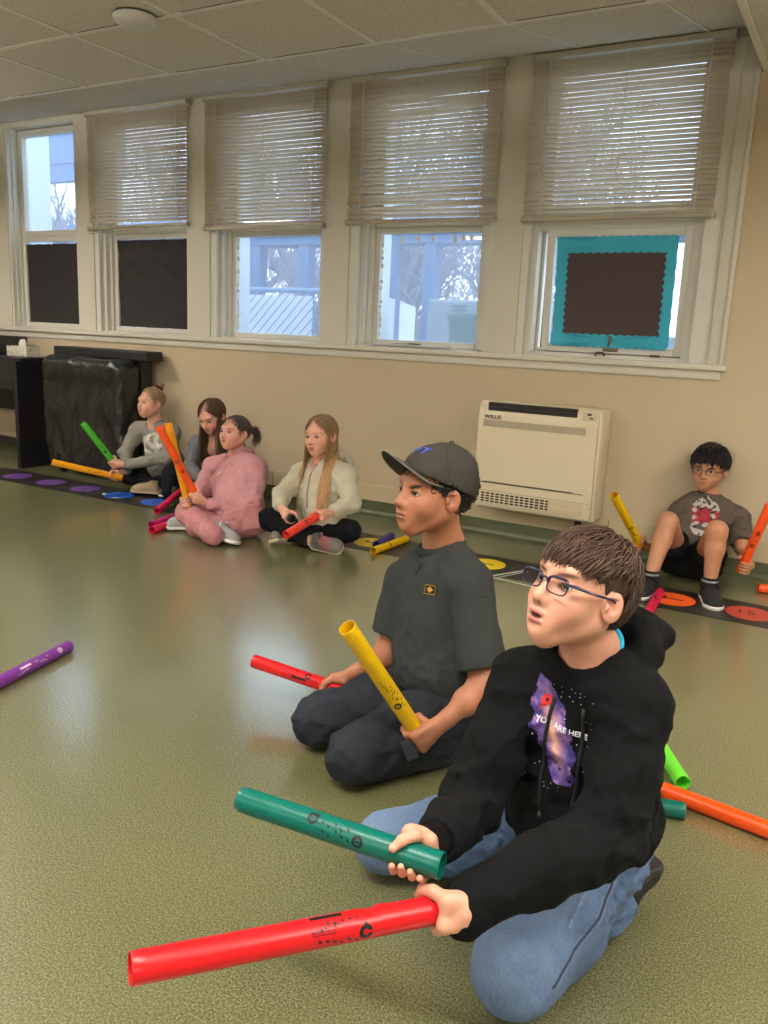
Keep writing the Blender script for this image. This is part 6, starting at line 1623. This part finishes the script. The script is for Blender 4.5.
def long_hair(hc, n=700, length=.34, tip=None, w=(.0016, .0030), part=0.0, drop_z=.01, ear=True, seed=1, lift=.006, fwdb=0.35, backonly=False, front_sides=True, bun=None, pony=None, r=(.0785, .096, .083)):
    def f(root, h, tops):
        o, ops, dsp = tops; F = field_of(ops)
        hr = fmesh([cap_hair(h, hc)], 'hair', hair_mat(hc, .5), root, painter(hc, []))
        def acc(p): return (p[:, 2] > .055+np.clip(p[:, 1], 0, 1)*.28) | ((p[:, 1] < .015) & (p[:, 2] > .045)) | ((p[:, 1] < -.03) & (p[:, 2] > -.035))
        if bun is None and pony is None:
            def flow(p):
                sx = np.sign(p[:, 0:1]-part); return np.concatenate([sx*1.0, np.where(p[:, 1:2] > .02, -.15, -.25), np.full((len(p), 1), -.75)], 1)
            L = lambda p: length*(1+0*p[:, 0])
            P = grow_strands(h, n, acc, flow, L, lift, k=16, C=(0, -.012, .028), R=r, drop=lambda q: np.full(len(q), drop_z), collide=F, jit=.10, seed=seed, fwdb=fwdb)
        else:
            tgt = np.array(bun if bun is not None else pony)
            def flow(p): d = tgt-p; return d
            P = grow_strands(h, n, acc, flow, lambda p: np.linalg.norm(tgt-p, axis=1)*1.25, .003, k=8, C=(0, -.012, .028), R=(.0775, .0945, .081), jit=.05, seed=seed)
        me = strand_mesh(P, RNG.uniform(w[0], w[1], len(P)), 'hair_locks', hc, hr, var=.3, tipcol=tip); link('hair_locks', me, hair_mat(hc, .5), hr, world=False)
        g = np.random.default_rng(seed+9)
        if bun is not None:
            c = np.array(bun)*1.0; paths = []
            for i in range(120):
                a0 = g.uniform(0, 2*PI); ax = nrm(g.normal(size=3)*.5+np.array([0, -.3, 1])); e1 = nrm(np.cross(ax, g.normal(size=3))); e2 = np.cross(ax, e1); rr_ = g.uniform(.014, .026)
                paths.append([h.p(*(c+ax*g.uniform(-.006, .006)*(1)+rr_*(math.cos(a0+t)*e1+math.sin(a0+t)*e2)+nrm(c)*.012)) for t in np.linspace(0, 3.6, 9)])
            link('bun', strand_mesh(np.array(paths), g.uniform(.002, .0035, 120), 'bun', hc, hr, var=.3), hair_mat(hc, .5), hr, world=False)
            M3 = h.B; q = c*.93
            fmesh([dict(ops=[('+', TO(h.p(*q), .020, .020, .009, np.array([h.B[0], h.B[1]*.8+h.B[2]*.6, h.B[2]*.8-h.B[1]*.6])), 0)], res=.003, disp=lambda P: .003*np.sin(h.loc(P)[:, 0]*600)*np.sin(h.loc(P)[:, 1]*500))], 'scrunchie', fabric('scrunchie'), hr, painter((96, 30, 34), []))
        if pony is not None:
            c = np.array(pony); paths = []
            for i in range(170):
                off = g.normal(size=3)*.009; e = g.normal(size=3)*np.array([.010, .012, .02]); sx = -1
                paths.append([h.p(*(c+off*(1-.3*t)+np.array([sx*.018*math.sin(t*2.2), -.060*math.sin(min(t*2.1, PI)), -.075*t**1.7+.014*math.sin(t*3)])+e*t)) for t in np.linspace(0, 1, 10)])
            link('ponytail', strand_mesh(np.array(paths), g.uniform(.0016, .003, 170), 'ponytail', hc, hr, var=.3), hair_mat(hc, .5), hr, world=False)
            fmesh([dict(ops=[('+', TO(h.p(*(c+np.array([0, -.008, 0]))), .012, .012, .005, np.array([h.B[0], h.B[2], -h.B[1]])), 0)], res=.003)], 'hair_tie', fabric('scrunchie'), hr, painter((20, 20, 24), []))
        # wisps that frame the face
        paths = []
        for i in range(36):
            s = g.choice([-1, 1]); x = s*g.uniform(.055, .072); y = g.uniform(.02, .045); z = .055
            ln = g.uniform(.04, .08); paths.append([h.p(x+s*.012*math.sin(t*2)+g.normal()*.0008, y-.010*t, z-ln*t) for t in np.linspace(0, 1, 8)])
        link('wisps', strand_mesh(np.array(paths), g.uniform(.0007, .0013, 36), 'wisps', hc, hr, var=.3), hair_mat(hc, .5), hr, world=False)
    return f
def chest(tops, J, B, t=.62, fwd=.10):
    o, ops, dsp = tops; return o, field_of(ops, dsp), lerp(J['pelvis'], J['neck'], t)+B[1]*fwd
def camo_deco(root, h, tops, J, B):
    o, F, c = chest(tops, J, B, .58)
    for nm, col, th, ph, lf in (('pale_print', (176, 172, 160), -.5, .3, .002), ('white_print', (206, 204, 196), .25, 1.7, .003), ('tan_print', (132, 124, 108), .35, 3.1, .0035)):
        pts, fs = grid_shape(.17, .20, 36, 40, lambda x, y: abs(x) < .078 and abs(y) < .092 and math.sin(x*55+ph+1.5*math.sin(y*40))*math.cos(y*48+ph*2+math.sin(x*60)) > th)
        decal(o, nm, pts, fs, c, -B[0], B[2], F, flat_mat('camo_'+nm, col, .85), lf)
def pink_deco(root, h, tops, J, B):
    o, F, c = chest(tops, J, B, .66, .12)
    for i, (x, col, r) in enumerate(((-.060, (222, 200, 90), .012), (-.044, (226, 216, 190), .008), (-.028, (222, 214, 206), .004), (-.012, (222, 214, 206), .004), (.004, (222, 210, 206), .004), (.018, (216, 90, 130), .009), (.033, (236, 150, 60), .008), (.048, (60, 60, 110), .006))):
        ring = [(x+r*math.cos(a), -.01-x*.06+r*.8*math.sin(a)) for a in np.linspace(0, 2*PI, 13)[:-1]]
        decal(o, 'embroidery', ring+[(x, -.01-x*.06)], [(k, (k+1) % 12, 12) for k in range(12)], c, -B[0], B[2], F, flat_mat('thread_%d' % i, col, .8), .002)
def fleece_deco(root, h, tops, J, B):
    o, F, c = chest(tops, J, B, .6)
    def on(a, b, l=.002):
        p = (c+B[0]*a+B[2]*b+B[1]*.10)[None]
        for _ in range(60): p = p-B[1]*np.clip(F(p)-l, -.01, .01)[:, None]*.8
        return p[0]
    MB().tube([on(.004*math.sin(t*4), .10-t*.22) for t in np.linspace(0, 1, 14)], .0035, 6).build('zip', flat_mat('zip_grey', (112, 108, 98), .5), o, smooth=True)
    pts, fs = grid_shape(.07, .09, 16, 20, lambda x, y: abs(x) < .030*(y+.045)/.09)
    decal(o, 'pink_shirt', pts, fs, c+B[2]*.105, -B[0], B[2], F, flat_mat('pink_shirt_cloth', (206, 150, 142), .85), .003)

# ---- girl with the bun, beside the cart
t_g = (D(83, 423, 5.30), D(114, 463, 5.45)); t_y = (D(52, 462, 5.22), D(122, 478, 5.42))
tube_obj(t_g[1], t_g[0], 'green', 'green tube held up by the girl with the bun', marks=[('notes', .35, 0), ('logo', .45, .2), ('badge', .30, 0)])
tube_obj(t_y[1], t_y[0], 'amber', 'yellow tube held level by the girl with the bun', marks=[('notes', .42, 0), ('logo', .36, .3)])
h = HF(D(151, 403, 5.60), dirw(36, 3), .96, sv=(.98, 1, 1.0))
J = dict(neck=D(155, 424, 5.66), shR=D(138, 430, 5.70), shL=D(172, 433, 5.60), pelvis=onz(171, 475, .10), elR=D(125, 452, 5.60), elL=D(168, 457, 5.38))
ug, uy = nrm(t_g[0]-t_g[1]), nrm(t_y[0]-t_y[1])
small_figure('person with fair hair in a bun and grey sweatshirt, sitting beside the covered cart', h, (208, 154, 132), J,
    {'R': (t_y[1]+uy*.045, uy, CF*.6+CU*.5, D(127, 471, 5.50), {}), 'L': (t_g[1]+ug*.0, ug, -CF*.4+CR*.6-CU*.3, D(127, 465, 5.40), {})},
    hoodie_top((130, 125, 115), 'sweatshirt', hood=False, belly=.016, seed=11),
    legs_fn((14, 14, 17), 'leggings', {'R': onz(128, 476, .09), 'L': onz(180, 480, .09)}, {'R': onz(158, 487, .05), 'L': onz(143, 487, .05)}, rad=(.072, .056, .044, .036)),
    long_hair((150, 122, 92), n=520, bun=(-.010, -.062, .112), w=(.0014, .0026), seed=21), dict(brow=(150, 112, 84), brow_s=.6), camo_deco,
    shoes=[((onz(160, 494, .02), onz(131, 492, .02), V(0, 0, 1)), dict(upper=(150, 128, 100), sole=(176, 156, 126), res=.005, s=1.0))], head_kw=dict(chub=.5), mats=EYE_B, gaze=nrm(h.B[1]+V(0, 0, .05)))

# ---- girl with long dark hair, bent forward
h = HF(D(212, 416, 5.22), dirw(22, -26), .98, roll=-4)
J = dict(neck=D(216, 440, 5.36), shR=D(197, 444, 5.44), shL=D(236, 447, 5.34), pelvis=onz(222, 476, .10), elR=D(190, 468, 5.34), elL=D(238, 474, 5.2), wrR=D(206, 484, 5.1), wrL=D(216, 484, 5.1))
small_figure('person with long brown hair and grey hoodie, head bowed, sitting behind the pink hoodie', h, (206, 150, 128), J, {},
    hoodie_top((104, 106, 106), 'hoodie', hood=False, seed=31, cuff=False), legs_fn((18, 19, 24), 'trousers', {'R': onz(172, 474, .16), 'L': onz(226, 492, .10)}, {'R': onz(168, 492, .05), 'L': onz(190, 497, .05)}, rad=(.078, .064, .054, .046)),
    long_hair((84, 60, 44), n=900, length=.40, w=(.0016, .003), seed=33, tip=(104, 76, 54)), dict(brow=(84, 58, 42), brow_s=.7),
    shoes=[((onz(177, 497, .02), onz(159, 496, .02), V(0, 0, 1)), dict(upper=(70, 66, 60), sole=(206, 196, 170), res=.005, s=.9))], gaze=nrm(h.B[1]+V(0, 0, -.4)))

# ---- girl in pink
t_o = (D(159, 427, 4.25), D(196, 496, 4.42)); t_y = (D(168, 423, 4.36), D(189, 507, 4.46))
tube_obj(t_o[1], t_o[0], 'orange', 'orange tube held upright by the girl in pink, in front of the yellow one', marks=[('badge', .38, 0), ('notes', .46, .1), ('notes', .52, .3), ('badge', .52, -.2)])
tube_obj(t_y[1], t_y[0], 'amber', 'amber tube held upright by the girl in pink, behind the orange one', marks=[])
h = HF(D(235, 433, 4.72), dirw(34, 8), .94, sv=(1.0, 1, .98))
J = dict(neck=D(236, 457, 4.78), shR=D(213, 467, 4.90), shL=D(256, 470, 4.66), pelvis=onz(241, 519, .10), elR=D(202, 490, 4.68), elL=D(254, 500, 4.46))
uo, uy = nrm(t_o[0]-t_o[1]), nrm(t_y[0]-t_y[1])
small_figure('person with tied dark hair, pink hoodie and pink trousers, sitting cross-legged with two tubes', h, (208, 152, 130), J,
    {'L': (t_o[1]+uo*.0, uo, -CF*.7+CR*.4-CU*.3, D(209, 504, 4.44), {}), 'R': (t_y[1]+uy*.030, uy, CF*.6-CR*.6, D(190, 503, 4.62), {})},
    hoodie_top((186, 132, 136), 'hoodie', belly=.022, pad=.010, ts=.95, seed=41, sl=(.052, .050, .038)),
    legs_fn((180, 122, 124), 'sweatpants', {'R': onz(188, 513, .11), 'L': onz(256, 522, .095)}, {'R': onz(213, 535, .06), 'L': onz(196, 527, .06)}, rad=(.082, .068, .058, .054), fold=.005, seed=44),
    long_hair((80, 64, 58), n=1300, pony=(-.030, -.088, .030), w=(.0009, .0016), seed=43), dict(brow=(86, 60, 52), brow_s=.7), pink_deco,
    shoes=[((onz(213, 541, .0)+V(0, 0, .02), onz(238, 547, .0)+V(0, 0, .01), V(0, 0, 1)+CR*.5), dict(upper=(150, 148, 146), sole=(226, 222, 216), lace=(220, 214, 208), res=.004, s=1.05)),
           ((onz(192, 532, .0)+V(0, 0, .02), onz(168, 530, .0)+V(0, 0, .01), V(0, 0, 1)-CR*.4), dict(upper=(150, 148, 146), sole=(226, 222, 216), res=.0045, s=1.05))], head_kw=dict(chub=.6), gaze=nrm(h.B[1]+V(0, 0, .05)))

# ---- girl with long fair hair and cream fleece
t_c = (D(286, 535, 3.84), D(322, 513, 4.06)); t_t = (D(292, 519, 4.00), D(287, 513, 4.30))
tube_obj(t_c[1], t_c[0], 'coral', 'coral tube held out by the girl in the cream fleece', marks=[('notes', .45, .1), ('badge', .50, .3), ('text', .38, .2)])
tube_obj(t_t[1], t_t[0], 'deep', 'dark teal tube seen end-on in the hand of the girl in the cream fleece', marks=[])
h = HF(D(321, 436, 4.36), dirw(30, -1), 1.0, roll=-5, sv=(.97, 1, 1.03))
J = dict(neck=D(323, 461, 4.42), shR=D(301, 475, 4.52), shL=D(346, 477, 4.34), pelvis=onz(323, 526, .10), elR=D(282, 495, 4.32), elL=D(351, 503, 4.18))
uc, ut = nrm(t_c[0]-t_c[1]), nrm(t_t[0]-t_t[1])
fa = onz(317, 551, .05)
small_figure('person with long fair hair and cream fleece hoodie, sitting cross-legged in black leggings', h, (210, 154, 130), J,
    {'L': (t_c[1]+uc*.02, uc, -CF*.2+CR*.8+CU*.2, D(334, 511, 4.10), {}), 'R': (t_t[1]+ut*.22, ut, -CR*.7+CU*.6, D(280, 505, 4.12), {})},
    hoodie_top((182, 174, 152), 'fleece_hoodie', belly=.014, pad=.014, fab='fleece', seed=51, sl=(.054, .050, .038), hoodsize=1.25),
    legs_fn((13, 14, 19), 'leggings', {'R': onz(268, 519, .12), 'L': onz(350, 531, .10)}, {'R': onz(308, 540, .05), 'L': onz(292, 536, .045)}, rad=(.075, .060, .046, .036), seed=54, fold=.004),
    long_hair((138, 108, 78), n=1300, length=.50, w=(.0014, .0026), seed=53, tip=(180, 134, 84), part=.008), dict(brow=(150, 112, 80), brow_s=.55, mouth=.15), fleece_deco,
    shoes=[((onz(312, 545, .03), onz(343, 549, .02), V(0, 0, .6)-CF*.8), dict(upper=(112, 106, 98), sole=(196, 182, 150), lace=(196, 120, 128), stripe=(150, 92, 96), res=.004, s=1.05)),
           ((onz(290, 540, .02), onz(272, 543, .015), V(0, 0, .8)-CR*.5), dict(upper=(112, 106, 98), sole=(196, 182, 150), res=.0045, s=1.0))], head_kw=dict(mouth=.15), mats=EYE_B,
    foot=[[('+', RC(onz(300, 538, .05), onz(316, 542, .05), .030, .030), .01)]])

# ---- boy against the wall at the right
t_y = (D(614, 495, 3.72), D(640, 545, 3.95)); t_o = (D(770, 505, 3.62), D(740, 572, 3.76))
tube_obj(t_y[1], t_y[0], 'yellow', 'yellow tube held by the boy sitting against the wall at the right', marks=[('badge', .40, 0), ('logo', .30, .2), ('notes', .22, 0), ('text', .30, -.3)])
tube_obj(t_o[1], t_o[0], 'orange', 'orange tube at the right picture edge, held by the boy against the wall', marks=[('badge', .42, 0), ('notes', .55, 0), ('badge', .60, .2)])
h = HF(D(709, 469, 4.08), dirw(34, -2), 1.02, roll=2, sv=(.99, 1, 1.0))
J = dict(neck=D(708, 497, 4.14), shR=D(679, 512, 4.16), shL=D(741, 518, 4.10), pelvis=V(-.64, 4.19, .11), elR=D(664, 545, 4.06), elL=D(742, 550, 3.96))
uy, uo = nrm(t_y[0]-t_y[1]), nrm(t_o[0]-t_o[1]); skb = (180, 126, 94)
KR, KL = D(668, 522, 3.84), D(717, 531, 3.70); AR, AL = onz(651, 574, .09), onz(710, 581, .09)
def tee(root, J, wr):
    t, B = torso_ops(J, 1.0, pad=.004, belly=.012, ts=.92); P0 = J['pelvis']; nk = J['neck']; ops = t+[('+', EL(P0+B[1]*.03+B[2]*.05, (.135, .10, .09), B), .05)]
    for s in 'RL':
        sh, el = J['sh'+s], J['el'+s]; hm = lerp(sh, el, .82); d = nrm(el-sh); ops.append(('+', AND(RC(sh, el+d*.03, .046, .060), PL(hm, d), k=.003), .012))
    T, Mx, c = collar(J, B, 1.0, .056, .056, .007, 14, .010, .002); ops.append(('+', T, .004)); ops += [('-', RC(nk+B[2]*.012+B[1]*.006, nk+B[2]*.12, .050, .060), .006)]
    fo = folds(.007, .09, 61); f2 = folds(.0035, .04, 63); dsp = lambda P: fo(P)*.8+f2(P)*.8
    o = fmesh([dict(ops=ops, res=.005, disp=dsp, sm=2)], 'tshirt', fabric('grey_tee', .9, .2, 900, .0004, .05, 25), root, painter((88, 77, 69), []))
    F = field_of(ops, dsp); ori = lerp(P0, nk, .60)+B[1]*.10; ex = -B[0]; ey = B[2]
    g = np.random.default_rng(6)
    def patch(nm, fn, col, lift, w=.19, hh=.26, n=40):
        pts, fs = grid_shape(w, hh, n, n, fn); decal(o, nm, pts, fs, ori, ex, ey, F, flat_mat('print_%s' % nm, col, .8), lift)
    blot = lambda f, ph, th: (lambda x, y: math.sin(x*f+ph+2*math.sin(y*f*.7))*math.cos(y*f*.8+ph*2+1.5*math.sin(x*f*.9)) > th)
    inside = lambda x, y: (x/(.062+.010*math.sin(y*40)))**2+((y+.005)/.115)**2 < 1
    patch('red_print', lambda x, y: inside(x, y) and -.060 < y < .050, (150, 34, 46), .002)
    patch('grey_print', lambda x, y: inside(x, y) and ((y > .035 and blot(90, .4, -.25)(x, y)) or (y <= .05 and blot(75, 1.1, .28)(x, y)) or y < -.085), (168, 162, 156), .003)
    patch('dark_print', lambda x, y: inside(x, y) and blot(120, 2.2, .52)(x, y), (40, 34, 36), .004)
    return (o, ops, dsp), B
def boy_hair(root, h, tops):
    hc = (18, 16, 17); hr = fmesh([cap_hair(h, hc, face_cut=(.080, .062, .066))], 'hair', hair_mat(hc, .4), root, painter(hc, []))
    def acc(p): return ((p[:, 2] > .050+np.clip(p[:, 1], 0, 1)*.22) & (p[:, 1] > .02)) | ((p[:, 1] <= .02) & (p[:, 1] > -.03) & (p[:, 2] > .03)) | ((p[:, 1] <= -.03) & (p[:, 2] > -.03))
    def flow(p):
        d = p-np.array([0, -.05, .115]); d = d/np.linalg.norm(d, axis=1)[:, None]; return d+np.array([[0, .1, -.2]])
    P = grow_strands(h, 1500, acc, flow, lambda p: np.where(p[:, 1] > .01, .052, .034), .010, k=8, R=(.080, .097, .086), jit=.12, seed=62)
    link('hair_locks', strand_mesh(P, RNG.uniform(.0012, .0022, len(P)), 'hair_locks', hc, hr, var=.3), hair_mat(hc, .4), hr, world=False)
    gl = empty('glasses', h.p(0, .1, 0)); gl.parent = root; gl.location = wpos(root).inverted() @ Vector(h.p(0, .1, 0)); f = MB()
    for s in (-1, 1):
        ring = []
        for a in np.linspace(0, 2*PI, 25)[:-1]:
            ca, sa = math.cos(a), math.sin(a); X = .024*np.sign(ca)*abs(ca)**.6; Z = .0165*np.sign(sa)*abs(sa)**.7; ring.append(h.p(s*.0315+X, .0955-.4*(s*.0315+X)**2*4, Z+.001))
        f.tube(ring+[ring[0]], .0015, 6, cap=False); c = np.mean(ring, 0)+h.B[1]*.0008; MB().add(ring+[c], [(i, (i+1) % 24, 24) for i in range(24)]).build('lens', SKM['lens'], gl, smooth=True)
        t = MB(); t.tube([h.p(s*.055, .091, .006), h.p(s*.064, .085, .006), h.p(s*.078, .01, .006), h.p(s*.078, -.015, .0)], .0018, 6); t.build('temple', flat_mat('dark_frame', (44, 36, 34), .35), gl, smooth=True)
    f.tube([h.p(-.008, .0955, .004), h.p(0, .099, .006), h.p(.008, .0955, .004)], .0016, 6); f.build('front_frame', flat_mat('dark_frame_b', (44, 36, 34), .35), gl, smooth=True)
def leg_skin(H, K, A, toe): return [('+', RC(H, K, .060, .046), .02), ('+', RC(K, lerp(K, A, .35), .043, .042), .02), ('+', RC(lerp(K, A, .35), A, .042, .028), .02)]
P0 = J['pelvis']; B0 = torso_frame(P0, J['neck'], J['shR'], J['shL'])
feet = [leg_skin(P0+B0[0]*.07, KR, AR, None), leg_skin(P0-B0[0]*.07, KL, AL, None)]
arms_up = [[('+', RC(J['el'+s], lerp(J['el'+s], J['sh'+s], .5), .034, .038), .02)] for s in 'RL']
root_b = small_figure('person with black hair, glasses and printed t-shirt, sitting knees up against the wall', h, skb, J,
    {'R': (t_y[1]-uy*.0, uy, CR*.3+CF*.5, D(647, 548, 4.0), {}), 'L': (t_o[1]+uo*.03, uo, CF*.5+CR*.5-CU*.2, D(750, 565, 3.84), {})},
    tee, legs_fn((12, 12, 14), 'shorts', {'R': KR, 'L': KL}, {'R': AR, 'L': AL}, rad=(.088, .066, .05, .04), shorts=.45, seed=64), boy_hair, dict(brow=(30, 24, 22), brow_s=.9, lip=(176, 104, 92), blush=(204, 142, 112), frown=.2),
    foot=feet+arms_up, gaze=nrm(h.B[1]+CR*-.1), mats=None)
sd_ = nrm((AL-V(-.60, 4.2, .09))*V(1, 1, 0))
for A_, dx in ((AR, dirw(35)), (AL, dirw(8))):
    dd_ = nrm(dx*V(1, 1, 0)); shoe(root_b, A_*V(1, 1, 0)-dd_*.055, A_*V(1, 1, 0)+dd_*.165, V(0, 0, 1), 1.05, (20, 20, 22), (214, 210, 204), lace=(60, 60, 62), res=.0035)
    T = TO(A_+V(0, 0, -.0), .032, .032, .010, np.eye(3)); fmesh([dict(ops=[('+', RC(A_-V(0, 0, .02), A_+V(0, 0, .015), .040, .036), 0), ('*', PL(A_+V(0, 0, .018), V(0, 0, 1)), .003)], res=.004)], 'sock', fabric('sock'), root_b, painter((24, 24, 26), [(SH(PL(A_+V(0, 0, .004), V(0, 0, 1)), .004), (150, 150, 150), .002, .8)]))
